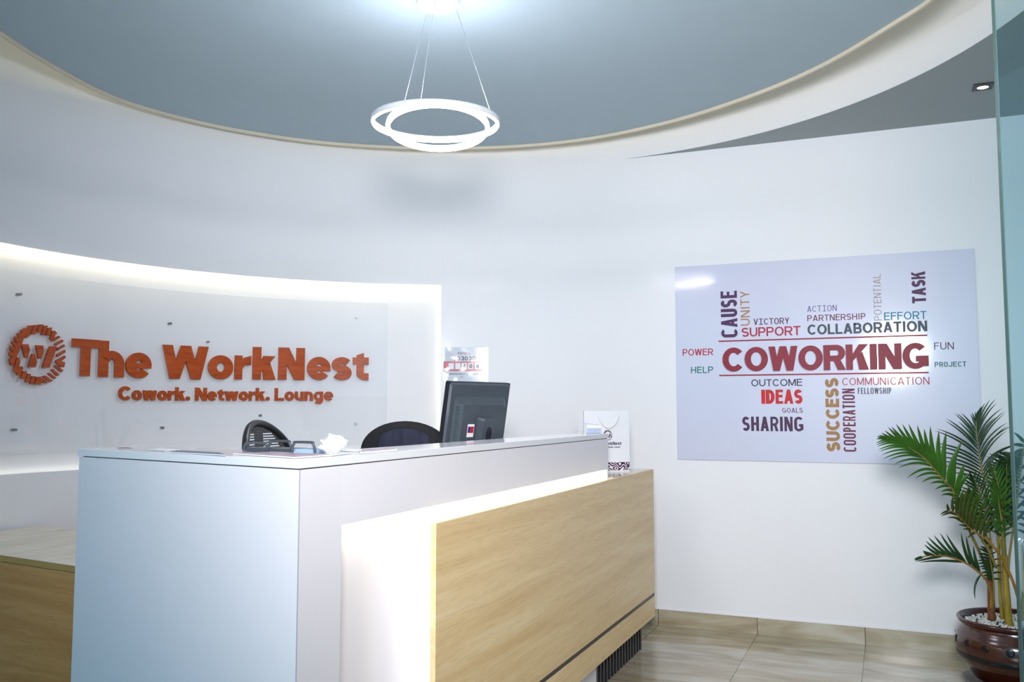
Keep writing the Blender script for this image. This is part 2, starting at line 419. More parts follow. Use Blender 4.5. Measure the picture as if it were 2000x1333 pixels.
def glyph(ch, w, h, t, th=None, x=0.73):
    """polygons of a sans-serif letter in a w x h box, vertical stroke t, horizontal stroke th"""
    th = t * 0.88 if th is None else th
    d = t * 1.12
    g = []
    if ch == 'A':
        g += diag(0, w / 2 - d / 2, 0, h, d) + diag(w - d, w / 2 - d / 2, 0, h, d) + rect(w * 0.24, w * 0.76, h * 0.2, h * 0.2 + th)
    elif ch == 'B':
        g += rect(0, t, 0, h)
        for y0, y1, ww in ((0, h * 0.5 + th / 2, w), (h * 0.5 - th / 2, h, w * 0.95)):
            r = (y1 - y0) / 2
            g += rect(t * 0.5, ww - r, y0, y0 + th) + rect(t * 0.5, ww - r, y1 - th, y1) + ring(ww - r, (y0 + y1) / 2, r, r, t, -90, 90, 14, th)
    elif ch == 'C':
        g += stad(0, w, 0, h, t, th, 28, 332) if w < 0.62 * h else ring(w / 2 + 0.02 * h, h / 2, w / 2 + 0.02 * h, h / 2, t, 40, 320, 30, th)
    elif ch == 'D':
        rr = min(w * 0.6, h / 2)
        g += rect(0, t, 0, h) + rect(t * 0.5, w - rr, 0, th) + rect(t * 0.5, w - rr, h - th, h) + ring(w - rr, h / 2, rr, h / 2, t, -90, 90, 18, th)
    elif ch in 'EF':
        g += rect(0, t, 0, h) + rect(0, w, h - th, h) + rect(0, w * 0.92, h * 0.54 - th / 2, h * 0.54 + th / 2)
        if ch == 'E': g += rect(0, w, 0, th)
    elif ch == 'G':
        g += stad(0, w, 0, h, t, th, 30, 335) if w < 0.62 * h else ring(w / 2, h / 2, w / 2, h / 2, t, 42, 325, 30, th)
        g += rect(w - t, w, h * 0.10, h * 0.5) + rect(w * 0.52, w, h * 0.5 - th, h * 0.5)
    elif ch == 'H':
        g += rect(0, t, 0, h) + rect(w - t, w, 0, h) + rect(0, w, h / 2 - th / 2, h / 2 + th / 2)
    elif ch == 'I':
        g += rect(w / 2 - t / 2, w / 2 + t / 2, 0, h)
    elif ch == 'J':
        r = w / 2
        g += rect(w - t, w, r, h) + ring(r, r, r, r, t, 190, 360, 18, th)
    elif ch == 'K':
        g += rect(0, t, 0, h)
        g += [[(t * 0.9, h * 0.33), (w - d * 1.15, h), (w, h), (t * 0.9, h * 0.33 + 0.0)]] if False else []
        g += [[(t * 0.8, h * 0.28), (t * 0.8, h * 0.28 + d * 0.95), (w - d * 1.2, h), (w - 0.0, h)]]
        g += [[(t + (w - t) * 0.22, h * 0.56), (t + (w - t) * 0.22 + d * 0.8, h * 0.70), (w, 0), (w - d * 1.25, 0)]]
    elif ch == 'L':
        g += rect(0, t, 0, h) + rect(0, w, 0, th)
    elif ch == 'M':
        g += rect(0, t, 0, h) + rect(w - t, w, 0, h) + diag(w / 2 - d / 2, 0, h * 0.08, h, d) + diag(w / 2 - d / 2, w - d, h * 0.08, h, d)
    elif ch == 'N':
        g += rect(0, t, 0, h) + rect(w - t, w, 0, h) + diag(w - d * 1.1, 0, 0, h, d * 1.1)
    elif ch == 'O' or ch == '0':
        g += stad(0, w, 0, h, t, th, 0, 360) if (w < 0.72 * h) else ring(w / 2, h / 2, w / 2, h / 2, t, 0, 360, 40, th)
    elif ch in 'PR':
        b = h * 0.44; r = (h - b + th * 0.4) / 2; y0 = h - 2 * r
        r2 = min(r, w * 0.5)
        g += rect(0, t, 0, h) + rect(t * 0.5, w - r2, h - th, h) + rect(t * 0.5, w - r2, y0, y0 + th) + ring(w - r2, h - r, r2, r, t, -90, 90, 16, th)
        if ch == 'R': g += [[(w * 0.42, y0 + th * 0.5), (w * 0.42 + d * 0.95, y0 + th * 0.5), (w + t * 0.05, 0), (w - d * 1.05, 0)]]
    elif ch == 'S' or ch == 's' or ch in '3':
        hh = h if ch != 's' else h * x
        st = min(t, hh * 0.30)
        rx = w / 2 - st / 2; r1 = (hh - st) / 4
        if ch == '3':
            pts = arc(w / 2, hh - st / 2 - r1, rx, 150, -90, 16, r1) + arc(w / 2, st / 2 + r1, rx, 90, -150, 16, r1)[1:]
        else:
            pts = arc(w / 2, hh - st / 2 - r1, rx, 28, 258, 18, r1) + arc(w / 2, st / 2 + r1, rx, 78, -152, 18, r1)
        g += strip(pts, st)
    elif ch == 'T':
        g += rect(0, w, h - th, h) + rect(w / 2 - t / 2, w / 2 + t / 2, 0, h)
    elif ch == 'U':
        r = min(w / 2, h * 0.4)
        g += rect(0, t, r, h) + rect(w - t, w, r, h) + ring(w / 2, r, w / 2, r, t, 180, 360, 22, th)
    elif ch == 'V':
        g += diag(w / 2 - d / 2, 0, 0, h, d) + diag(w / 2 - d / 2, w - d, 0, h, d)
    elif ch in 'Ww':
        hh = h if ch == 'W' else h * x
        dd = d * (1.0 if ch == 'W' else 0.92)
        q = w * 0.27
        g += diag(q - dd / 2, 0, 0, hh, dd) + diag(q - dd / 2, w / 2 - dd / 2, 0, hh, dd) + diag(w - q - dd / 2, w / 2 - dd / 2, 0, hh, dd) + diag(w - q - dd / 2, w - dd, 0, hh, dd)
    elif ch == 'Y':
        g += rect(w / 2 - t / 2, w / 2 + t / 2, 0, h * 0.48) + diag(w / 2 - d / 2, 0, h * 0.40, h, d) + diag(w / 2 - d / 2, w - d, h * 0.40, h, d)
    elif ch == '4':
        g += rect(w * 0.62, w * 0.62 + t, 0, h) + rect(0, w, h * 0.2, h * 0.2 + th) + [[(0, h * 0.2), (t * 1.1, h * 0.2), (w * 0.62 + t * 0.5, h), (w * 0.62 - t * 0.3, h)]]
    elif ch == '6':
        g += ring(w / 2, h * 0.32, w / 2, h * 0.32, t, 0, 360, 24, th) + strip(arc(w * 0.78, h * 0.36, w * 0.78 - t / 2, 95, 180, 12, h * 0.58), t)
    elif ch == '#':
        g += diag(w * 0.16, w * 0.28, 0, h, t) + diag(w * 0.56, w * 0.68, 0, h, t) + rect(0, w, h * 0.24, h * 0.24 + th * 0.8) + rect(0, w, h * 0.6, h * 0.6 + th * 0.8)
    elif ch == '.':
        g += ring(w / 2, w / 2, w / 2, w / 2, w / 2 - 0.002, 0, 360, 16)
    elif ch == 'h' or ch == 'n':
        xh = h * x; r = w / 2; ry = min(r, xh * 0.55)
        g += rect(0, t, 0, h if ch == 'h' else xh) + ring(w / 2, xh - ry, w / 2, ry, t, 0, 150, 18, th) + rect(w - t, w, 0, xh - ry + 0.001)
    elif ch == 'u':
        xh = h * x; r = w / 2; ry = min(r, xh * 0.55)
        g += rect(w - t, w, 0, xh) + ring(w / 2, ry, w / 2, ry, t, 180, 335, 18, th) + rect(0, t, ry, xh)
    elif ch == 'e':
        xh = h * x
        g += ring(w / 2, xh / 2, w / 2, xh / 2, t, 0, 322, 30, th) + rect(t * 0.6, w - 0.01 * w, xh * 0.5 - th * 0.36, xh * 0.5 + th * 0.30)
    elif ch == 'o':
        xh = h * x; g += ring(w / 2, xh / 2, w / 2, xh / 2, t, 0, 360, 34, th)
    elif ch == 'r':
        xh = h * x
        g += rect(0, t, 0, xh) + [[(t * 0.9, xh * 0.42), (t * 0.9, xh * 0.72), (t * 1.25, xh * 0.92), (w, xh), (w, xh * 0.62), (t * 1.3, xh * 0.6)]]
    elif ch == 'k':
        xh = h * x
        g += rect(0, t, 0, h) + [[(t * 0.8, xh * 0.22), (t * 0.8, xh * 0.22 + d * 0.9), (w - d * 1.25, xh), (w - 0.02 * w, xh)]]
        g += [[(t + (w - t) * 0.12, xh * 0.52), (t + (w - t) * 0.12 + d * 0.75, xh * 0.72), (w + 0.02 * w, 0), (w - d * 1.25, 0)]]
    elif ch == 't':
        xh = h * x
        g += [[(w * 0.24, xh * 0.3), (w * 0.24 + t, xh * 0.3), (w * 0.24 + t, h * 0.88), (w * 0.24, h * 0.80)]] + rect(0, w, xh - th, xh)
        g += ring(w * 0.24 + t * 1.3, xh * 0.32, t * 1.3, xh * 0.32, t, 180, 285, 12, th) + rect(w * 0.24 + t * 1.25, w, 0, th)
    elif ch == 'g':
        xh = h * x
        g += ring(w / 2, xh / 2, w / 2, xh / 2, t * 0.92, 0, 360, 30, th * 0.9) + rect(w - t, w, 0, xh) + strip(arc(w / 2, 0.02 * h, w / 2 - t / 2, 0, -150, 16, h * 0.17), th)
    elif ch == 'a':
        xh = h * x
        g += ring(w / 2, xh / 2, w / 2, xh / 2, t * 0.92, 0, 360, 24, th * 0.9) + rect(w - t, w, 0, xh)
    elif ch == 'b':
        xh = h * x
        g += ring(w / 2, xh / 2, w / 2, xh / 2, t * 0.92, 0, 360, 24, th * 0.9) + rect(0, t, 0, h)
    elif ch == '*':
        g += rect(w * 0.4, w * 0.6, h * 0.5, h) + rect(0, w, h * 0.68, h * 0.82)
    return g
def word(text, x0, x1, y0, y1, tf, gap=0.10, mono=False, slab=False):
    """list of (char, polygons) filling the box exactly; tf = stroke / height, gap = spacing / height"""
    h = y1 - y0; n = len(text)
    ws = [0.66 if mono and c != ' ' else WID[c] for c in text]
    avail = (x1 - x0) - gap * h * (n - 1)
    k = avail / sum(ws)
    t = tf * h; out = []; x = x0
    for c, wr in zip(text, ws):
        w = wr * k
        gl = glyph(c, w, h, min(t, w * (0.20 if c in 'WM' else 0.30 if c in 'KNRVAYk' else 0.42)) if c not in 'I.' else t, None if c not in 'KNRWVAMYk' else t * 0.88)
        if slab and c == 'I':
            gl += rect(0.05 * w, 0.95 * w, 0, t * 0.85) + rect(0.05 * w, 0.95 * w, h - t * 0.85, h)
        if c == 'I' and not mono: gl = rect(w / 2 - t / 2, w / 2 + t / 2, 0, h)
        out.append((c, [[(px + x, py + y0) for px, py in poly] for poly in gl]))
        x += w + gap * h
    return out

EMB = [[(400,500),(535,505),(560,610),(515,755),(470,755)], [(670,520),(805,525),(818,625),(765,775),(720,770)],
 [(600,680),(650,680),(692,820),(665,930),(525,935)], [(930,540),(1065,545),(920,940),(790,940)],
 [(395,250),(460,200),(520,195),(390,540),(250,900),(205,900),(180,775),(230,740),(178,700),(180,640),(250,655),(192,590),(195,535),(290,562),(222,470),(245,435),(325,485),(265,385),(290,355),(370,385),(330,310),(355,285),(415,300)],
 [(535,155),(610,150),(550,345),(490,390),(460,380)], [(640,145),(715,140),(655,310),(580,320)], [(740,135),(815,135),(765,285),(690,285)],
 [(830,160),(895,155),(835,330),(770,330)], [(905,195),(975,190),(930,340),(860,340)],
 [(985,250),(1020,250),(1070,300),(1030,330),(1005,390),(1100,345),(1130,375),(1000,450),(975,450),(930,395)],
 [(1025,490),(1165,415),(1182,440),(1170,465),(1030,530)], [(1060,585),(1200,505),(1212,540),(1075,620)], [(1065,690),(1215,605),(1225,650),(1070,740)],
 [(1045,805),(1215,715),(1225,750),(1145,822),(1215,840),(1195,930),(1140,930),(1050,845)], [(1010,910),(1045,890),(1180,990),(1140,1025)],
 [(950,980),(990,965),(1110,1070),(1065,1095)], [(890,1050),(930,1035),(1055,1130),(1010,1150)], [(790,1100),(850,1085),(990,1185),(920,1205)],
 [(690,1110),(755,1105),(890,1215),(830,1230),(750,1190),(775,1250),(650,1250)], [(600,1095),(670,1100),(625,1245),(560,1240)],
 [(525,1050),(580,1060),(535,1215),(475,1205)], [(440,1000),(505,1010),(460,1150),(385,1145)],
 [(320,745),(360,745),(378,820),(355,915),(420,915),(432,950),(385,1085),(330,1080),(305,1020),(258,1000)]]

# ================================================================== ROOM
SOF = 2.984; TOP = 3.32; NZ1 = 2.183; NZ0 = 1.009; NTH = R(116.65); TH0, TH1 = R(90), R(222)
def cyl_shell(mb, a0, a1, z0, z1, r0, r1, n):
    """curved wall piece between two radii, all faces"""
    vs = []
    for i in range(n + 1):
        th = a0 + (a1 - a0) * i / n
        for r, z in ((r0, z0), (r0, z1), (r1, z1), (r1, z0)):
            vs.append(pol(th, r, z))
    fs = []; 
    for i in range(n):
        for k in range(4):
            a = i * 4 + k; b = i * 4 + (k + 1) % 4
            fs.append((a, b, b + 4, a + 4))
    mb.add(vs, fs, True)
    mb.add([vs[k] for k in range(4)], [(0, 1, 2, 3)]); mb.add([vs[-4 + k] for k in range(4)], [(0, 1, 2, 3)])
def shade_flat_edges(o):
    m = o.data
    for e in m.edges: pass
    return o
floor_ = MB(); floor_.box(-5.0, 4.6, -4.2, 5.9, -0.10, 0.0)
struct(floor_.build('floor', M['floor']))
wb = MB(); wb.box(-1.684, 4.6, YW, YW + 0.12, 0.0, SOF + 0.05)
struct(wb.build('wall_back', M['wall']))
wl = MB(); wl.box(-3.60, -3.49, -4.2, 1.60, 0.0, SOF + 0.04)
struct(wl.build('wall_left', M['wall']))
wr = MB(); wr.box(2.6, 2.72, -4.2, YW - 0.001, 0.0, SOF + 0.04)
struct(wr.build('wall_right', M['wall']))
bb = MB(); bb.box(-1.684, 2.599, YW - 0.011, YW - 0.0002, 0.0, 0.0953)
struct(bb.build('baseboard_back', M['base']))
ck = MB()
xs = [-1.68 + 0.035 * i for i in range(178)]
for a, b in zip(xs[:-1], xs[1:]):
    hh = 0.0953 + random.uniform(0.006, 0.012)
    ck.box(a, b, YW - 0.006, YW - 0.0003, 0.0955, hh)
struct(ck.build('trim_3', M['whitem']))
# round wall: full height beside the niche, above and below it
def edge_split(o):
    s = o.modifiers.new('split', 'EDGE_SPLIT'); s.split_angle = R(40)
    return o
w1 = MB(); cyl_shell(w1, TH0, NTH, 0.0, TOP, RAD, RAD + 0.02, 16); cyl_shell(w1, NTH, TH1, NZ1, TOP, RAD, RAD + 0.02, 64); cyl_shell(w1, NTH, TH1, 0.0, NZ0, RAD, RAD + 0.02, 64)
cyl_shell(w1, NTH - 0.004, NTH, NZ0, NZ1, RAD, RAD + 0.068, 1)
struct(edge_split(w1.build('wall_curved', M['wall'])))
w2 = MB(); cyl_shell(w2, R(112), TH1, 0.0, TOP, RAD + 0.062, RAD + 0.12, 70); cyl_shell(w2, NTH, TH1, NZ0 - 0.03, NZ0 - 0.006, RAD + 0.021, RAD + 0.0615, 70)
nb = struct(edge_split(w2.build('wall_niche', M['whitem'])))
ls = MB(); cyl_shell(ls, NTH + R(0.4), R(205), NZ1 + 0.035, NZ1 + 0.045, RAD + 0.026, RAD + 0.052, 60)
ls.build('led_strip', M['niche_led'], nb)['label'] = 'warm LED strip along the top of the niche'
ls = MB(); cyl_shell(ls, NTH - R(0.05), NTH + R(0.25), NZ0 + 0.05, NZ1 - 0.02, RAD + 0.03, RAD + 0.05, 2)
le = ls.build('led_strip', emitter('niche_led_dim', (1.0, 0.90, 0.66, 1), 1.2), nb)
ls = MB(); cyl_shell(ls, NTH + R(1), R(205), NZ0 - 0.0058, NZ0 - 0.0035, RAD + 0.030, RAD + 0.048, 60)
ls.build('led_strip', emitter('niche_led_low', (1.0, 0.93, 0.78, 1), 2.2), nb)
# fascia ring of the round ceiling recess (over the room, right of the back wall junction)
f1 = MB(); cyl_shell(f1, R(-138), R(90), SOF + 0.0008, TOP, RAD, RAD + 0.05, 90)
struct(edge_split(f1.build('trim_1', M['wall'])))
# lower ceiling with a round hole
s1 = MB(); n = 120
X0, X1, Y0, Y1 = -5.0, 4.6, -4.2, 5.72
inner = [pol(2 * math.pi * i / n, RAD + 0.0006, SOF) for i in range(n)]
def boxray(th):
    c, s = math.cos(th), math.sin(th); t = 1e9
    if c > 1e-9: t = min(t, (X1 - CX) / c)
    if c < -1e-9: t = min(t, (X0 - CX) / c)
    if s > 1e-9: t = min(t, (Y1 - CYC) / s)
    if s < -1e-9: t = min(t, (Y0 - CYC) / s)
    return Vector((CX + c * t, CYC + s * t, SOF))
outer = [boxray(2 * math.pi * i / n) for i in range(n)]
s1.add(inner + outer, [(i, (i + 1) % n, n + (i + 1) % n, n + i) for i in range(n)])
s1.add([p + Vector((0, 0, 0.05)) for p in inner + outer], [(i, (i + 1) % n, n + (i + 1) % n, n + i) for i in range(n)])
struct(s1.build('ceiling', M['sof']))
cp = MB(); cp.lathe([(0.001, TOP), (RAD + 0.2, TOP), (RAD + 0.2, TOP + 0.04), (0.001, TOP + 0.04)], (CX, CYC, 0), 72, False)
struct(cp.build('ceiling_void', M['ceil']))
# floating ceiling disc with a small down-turned lip, warm cove light painted into its beige
RIMZ = 3.066
rimpx = [(0, 70), (80, 121), (200, 186), (300, 220.5), (440, 254), (600, 279), (740, 290), (860, 293), (1000, 290), (1150, 275), (1300, 244), (1420, 208), (1540, 163), (1640, 115), (1740, 55), (1830, 0)]
rp = []
for q in rimpx:
    v = on(q[0], q[1], 2, RIMZ)
    a = math.atan2(v.y - CYC, v.x - CX)
    rp.append((a, math.hypot(v.x - CX, v.y - CYC)))
if rp[0][0] < 0: rp[0] = (rp[0][0] + 2 * math.pi, rp[0][1])
rp = [(a + 2 * math.pi if a < 0 else a, r) for a, r in rp]
rp.sort()
print('RIM', [(round(math.degrees(a)), round(r, 2)) for a, r in rp])
a_min, r_min = rp[0]; a_max, r_max = rp[-1]
full = list(rp)
span = 2 * math.pi - (a_max - a_min)
for k in range(1, 12):
    s = k / 12
    full.append((a_max + span * s, (r_max * (1 - s) + r_min * s) - 0.06 * math.sin(math.pi * s)))
full = [(a, r) for a, r in full]
ctrl = [Vector((CX + r * math.cos(a), CYC + r * math.sin(a), 0)) for a, r in full]
loop = catmull(ctrl + [ctrl[0]], 6)[:-1]
# smooth the outline a little
for _ in range(4):
    loop = [(loop[i - 1] + loop[i] * 2 + loop[(i + 1) % len(loop)]) / 4 for i in range(len(loop))]
cdm = MB(); nL = len(loop)
cdm.add([(p.x, p.y, RIMZ + 0.018) for p in loop] + [(p.x, p.y, RIMZ + 0.06) for p in loop],
        [list(range(nL)), list(range(nL, 2 * nL))] + [(i, (i + 1) % nL, nL + (i + 1) % nL, nL + i) for i in range(nL)])
struct(cdm.build('ceiling_disc', M['ceil']))
lip = MB()
def inset(p, d):
    v = Vector((p.x - CX, p.y - CYC, 0)); return p - v.normalized() * d
L0 = [inset(p, -0.004) for p in loop]; L1 = [inset(p, 0.010) for p in loop]
vs = []
for a, b in zip(L0, L1):
    vs += [(a.x, a.y, RIMZ), (a.x, a.y, RIMZ + 0.062), (b.x, b.y, RIMZ + 0.0175), (b.x, b.y, RIMZ)]
lip.add(vs, [(i * 4 + k, i * 4 + (k + 1) % 4, ((i + 1) % nL) * 4 + (k + 1) % 4, ((i + 1) % nL) * 4 + k) for i in range(nL) for k in range(4)])
lipo = struct(lip.build('trim_2', M['rim']))
cv = MB(); vs = []
C0 = [inset(p, 0.030) for p in loop]; C1 = [inset(p, 0.048) for p in loop]
for a, b in zip(C0, C1):
    vs += [(a.x, a.y, RIMZ + 0.066), (a.x, a.y, RIMZ + 0.080), (b.x, b.y, RIMZ + 0.080), (b.x, b.y, RIMZ + 0.066)]
cv.add(vs, [(i * 4 + k, i * 4 + (k + 1) % 4, ((i + 1) % nL) * 4 + (k + 1) % 4, ((i + 1) % nL) * 4 + k) for i in range(nL) for k in range(4)])
cv.build('led_strip', emitter('cove_led', (1.0, 0.80, 0.44, 1), 4.5), lipo)

# ================================================================== downlight in the lower ceiling
dl = empty('downlight', (0.487, 5.024, SOF), 'square black recessed downlight with a round lit lens in the lower ceiling', 'ceiling light')
b = MB(); b.extrude([(-0.046, -0.049), (0.046, -0.049), (0.046, 0.049), (-0.046, 0.049)], Vector((0.487, 5.024, SOF)), Vector((1, 0, 0)), Vector((0, 1, 0)), Vector((0, 0, -1)), 0.0, 0.006)
b.build('frame', M['black'], dl)
b = MB(); b.lathe([(0.026, -0.0065), (0.030, -0.0095), (0.034, -0.0065)], (0.487, 5.024, SOF), 32); b.build('trim_ring', M['moni2'], dl)
b = MB(); b.lathe([(0.001, -0.009), (0.018, -0.0088), (0.027, -0.0066)], (0.487, 5.024, SOF), 32); b.build('lens', M['down_led'], dl)

# ================================================================== PENDANT
PC = Vector((-1.724, 3.278, 0))
pl = empty('pendant_lamp', (PC.x, PC.y, RIMZ + 0.018), 'white LED pendant lamp of two interlocked glowing rings hanging on three thin cables', 'pendant lamp')
b = MB(); b.lathe([(0.001, -0.03), (0.082, -0.03), (0.09, -0.026), (0.09, 0.0), (0.001, 0.0)], (PC.x, PC.y, RIMZ + 0.0175), 48)
b.build('canopy', M['pend'], pl)
def ring_pts(c, r, tilt_dir, tilt, n=72):
    ax = Vector((math.cos(tilt_dir), math.sin(tilt_dir), 0))
    q = Matrix.Rotation(tilt, 3, ax)
    return [Vector(c) + q @ Vector((r * math.cos(2 * math.pi * i / n), r * math.sin(2 * math.pi * i / n), 0)) for i in range(n)], q
def band(pts, q, c, prof):
    """closed ring with cross-section prof (radial, axial)"""
    n = len(pts); vs = []
    up = q @ Vector((0, 0, 1))
    for p in pts:
        o = (p - Vector(c)).normalized()
        for a, h in prof: vs.append(p + o * a + up * h)
    k = len(prof)
    return vs, [(i * k + j, i * k + (j + 1) % k, ((i + 1) % n) * k + (j + 1) % k, ((i + 1) % n) * k + j) for i in range(n) for j in range(k)]
def light_ring(c, r, td, tilt):
    pts, q = ring_pts(c, r, td, tilt)
    b = MB(); v, f = band(pts, q, c, [(0.006, -0.010), (0.009, 0.0), (0.006, 0.012), (-0.004, 0.012), (-0.004, 0.007), (0.003, 0.006), (0.003, -0.010)]); b.add(v, f, True)
    o = b.build('ring', M['pend'], pl)
    b = MB(); v, f = band(pts, q, c, [(0.0025, -0.0150), (0.0025, 0.0055), (-0.0055, 0.0055), (-0.0080, -0.003), (-0.0055, -0.0150)]); b.add(v, f, True)
    b.build('light_strip', M['ring_led'], o)
    return pts
vd = math.atan2(3.2, -1.69)                          # heading from the camera to the lamp
RC1 = Vector((-1.688, 3.195, 2.520)); RC2 = Vector((-1.672, 3.185, 2.493))
r1 = light_ring(RC1, 0.257, vd - R(90), R(1.5))
r2 = light_ring(RC2, 0.203, vd - R(90), R(-8.0))
for px, py, top in ((788, 200, (834, 22)), (822, 194, (849, 0)), (957, 206, (891, 17))):
    ringp = min([p for p in r1 if (p - RC1).dot(Vector((FWD.x, FWD.y, 0))) < 0.02], key=lambda p: abs(to_px(p)[0] - px))
    tp = on(top[0], top[1], 2, RIMZ - 0.006)
    b = MB(); b.tube([ringp + Vector((0, 0, 0.011)), tp], 0.0011, 6); b.tube([tp, tp + Vector((0, 0, -0.016))], 0.004, 8)
    b.build('cable', M['cable'], pl)

# ================================================================== RECEPTION DESK
DX = -1.300; DZ = 1.218
P0 = Vector((-1.297, 1.776)); P1 = Vector((-2.290, 2.016)); 
ev = (P1 - P0).normalized(); nv = Vector((-ev.y, ev.x)) * -1
if nv.y < 0: nv = -nv
WD = 0.27
B1 = P1 + nv * WD
yj = B1.y - (B1.x + 1.49) / ev.x * ev.y if False else (B1 + ev * ((-1.49 - B1.x) / ev.x)).y
desk = empty('reception_desk', (-1.6, 3.0, 0), 'white and pale oak reception desk with a glowing strip above its front panel', 'reception desk')
top_poly = [P0, Vector((DX, 4.335)), Vector((-1.49, 4.335)), Vector((-1.49, yj)), B1, P1]
b = MB(); b.prism([(p.x, p.y) for p in top_poly], DZ - 0.022, DZ)
b.build('countertop', M['whitetop'], desk, bevel=0.0015)
def inpt(p, d): 
    return p
body = MB()
zt = DZ - 0.025
i0 = P0 + Vector((-0.004, 0.006)); i1 = P1 + Vector((0.004, 0.004))
body.prism([(i0.x, i0.y), (DX - 0.003, 1.968), (-1.487, 1.968), (-1.487, yj - 0.002), (B1.x + 0.003, B1.y - 0.003), (i1.x, i1.y)], 0.0, zt)
body.box(-1.487, DX - 0.003, 1.9682, 4.3328, 1.041, zt)
body.box(-1.487, -1.378, 1.9682, 4.3132, 0.0, 1.0408)
body.box(-1.487, DX - 0.003, 4.3134, 4.3328, 0.1902, 1.0408)
body.build('body', M['white'], desk)
b = MB(); b.prism([(i0.x - 0.006, i0.y + 0.006), (DX - 0.008, 4.328), (-1.482, 4.328), (-1.482, yj - 0.008), (B1.x + 0.008, B1.y - 0.008), (i1.x + 0.008, i1.y + 0.008)], zt - 0.001, DZ - 0.0215)
b.build('shadow_gap', M['gap'], desk)
b = MB(); cA = P0 + ev * 0.009 + Vector((-0.0045, 0.0055)); cB = Vector((DX - 0.0022, P0.y + 0.012))
b.prism([(i0.x + 0.0005, i0.y - 0.0008), (DX - 0.0022, i0.y + 0.016), (DX - 0.012, i0.y + 0.016), (i0.x - 0.004, i0.y + 0.004)], 0.0, zt - 0.0005)
b.build('edge_strip', M['seam'], desk)
# LED strips tucked on the hidden faces of the recess
b = MB(); b.box(-1.350, -1.326, 2.0, 4.30, 1.034, 1.0404)
b.build('led_strip', M['desk_led'], desk)
b = MB(); b.box(-1.350, -1.326, 1.9686, 1.974, 0.06, 1.030)
b.build('led_strip', emitter('desk_led_side', (1.0, 0.90, 0.62, 1), 1.9), desk)
# oak front, standing proud on a white backing
PX = -1.250; PY0, PY1 = 2.388, 5.045
b = MB(); b.box(PX - 0.018, PX, PY0, PY1, 0.312, 1.0); b.build('front_panel', M['oak'], desk, bevel=0.0008)
b = MB(); b.box(PX - 0.018, PX, PY0, PY1, 0.180, 0.291); b.build('front_panel', M['oak'], desk, bevel=0.0008)
b = MB(); b.box(PX - 0.017, PX - 0.004, PY0 + 0.002, PY1 + 0.002, 0.2912, 0.3118); b.build('groove_strip', M['blackgroove'], desk)
b = MB(); b.box(PX - 0.062, PX - 0.0185, PY0 + 0.010, 5.040, 0.190, 0.985); b.build('panel_backing', M['whitem'], desk)
b = MB(); b.box(-1.3775, PX - 0.0625, PY0 + 0.010, 4.3128, 0.19, 0.93); b.build('panel_bracket', M['whitem'], desk)
b = MB(); b.box(PX - 0.058, PX - 0.036, PY0 + 0.0035, PY0 + 0.0096, 0.19, 0.972); b.build('led_profile', emitter('desk_led_profile', (1.0, 0.96, 0.86, 1), 1.5), desk)
# lower counter beyond the tall part
b = MB(); b.box(-1.90, PX - 0.0185, 4.3335, 5.044, 0.9855, 1.0); b.build('lower_countertop', M['oaktop'], desk, bevel=0.001)
b = MB(); b.box(-1.86, PX - 0.0625, 4.3335, 5.030, 0.19, 0.985); b.build('lower_cabinet', M['whitem'], desk)
# plinth
b = MB(); b.box(-1.86, -1.318, 2.42, 4.160, 0.0, 0.1895); b.build('plinth', M['white'], desk)
b = MB(); b.box(-1.86, -1.336, 4.1602, 4.998, 0.0, 0.1895); b.build('slat_backing', M['slatback'], desk)
b = MB()
for i in range(16):
    y = 4.168 + i * (0.812 / 15)
    b.box(-1.3358, -1.320, y, y + 0.026, 0.0, 0.189)
b.build('plinth_slats', M['slat'], desk)
# staff-side shelf
b = MB(); b.box(-1.98, -1.4902, 2.98, 4.30, 0.985, 1.005); b.build('inner_shelf', M['whitetop'], desk)
b = MB(); b.box(-1.96, -1.4902, 3.0, 3.02, 0.0, 0.9848); b.build('side_panel', M['white'], desk)
b = MB(); b.box(-1.96, -1.4902, 4.27, 4.29, 0.0, 0.9848); b.build('side_panel', M['white'], desk)

# ================================================================== LOW CABINET
lc = empty('low_cabinet', (-3.3, 3.0, 0), 'low oak cabinet with a pale top standing between the round wall and the desk', 'cabinet')
e8 = Vector((0.9905, -0.1375)); g8 = Vector((0.1375, 0.9905))
def wallx(y, d): return CX - math.sqrt((RAD - d) ** 2 - (y - CYC) ** 2)
def cab_poly(d, front, right):
    F0 = Vector((-3.42, 2.64)) + g8 * front
    Bk = Vector((-4.10, 3.345))
    pts = []
    # front edge from right to the wall
    R0 = F0 + e8 * (0.86 - right)
    R1 = R0 + g8 * (0.645 - front)
    pts = [R0, R1]
    k = 0
    q = R1
    while q.x > wallx(q.y, d): q = q - e8 * 0.005
    pts.append(q)
    f = F0
    while f.x > wallx(f.y, d): f = f - e8 * 0.005
    for i in range(1, 7):
        y = q.y + (f.y - q.y) * i / 7
        pts.append(Vector((wallx(y, d), y)))
    pts.append(f)
    return [(p.x, p.y) for p in pts]
b = MB(); b.prism(cab_poly(0.03, 0.004, 0.004), 0.06, 0.708); b.build('carcass', M['oak2'], lc)
b = MB(); b.prism(cab_poly(0.025, 0.0, 0.0), 0.711, 0.7352); b.build('edge_band', M['oakedge'], lc)
b = MB(); b.prism(cab_poly(0.025, 0.0, 0.0), 0.7353, 0.7365); b.build('cabinet_top', M['oaktop'], lc)
b = MB(); b.prism(cab_poly(0.06, 0.04, 0.02), 0.0, 0.06); b.build('plinth', M['black'], lc)

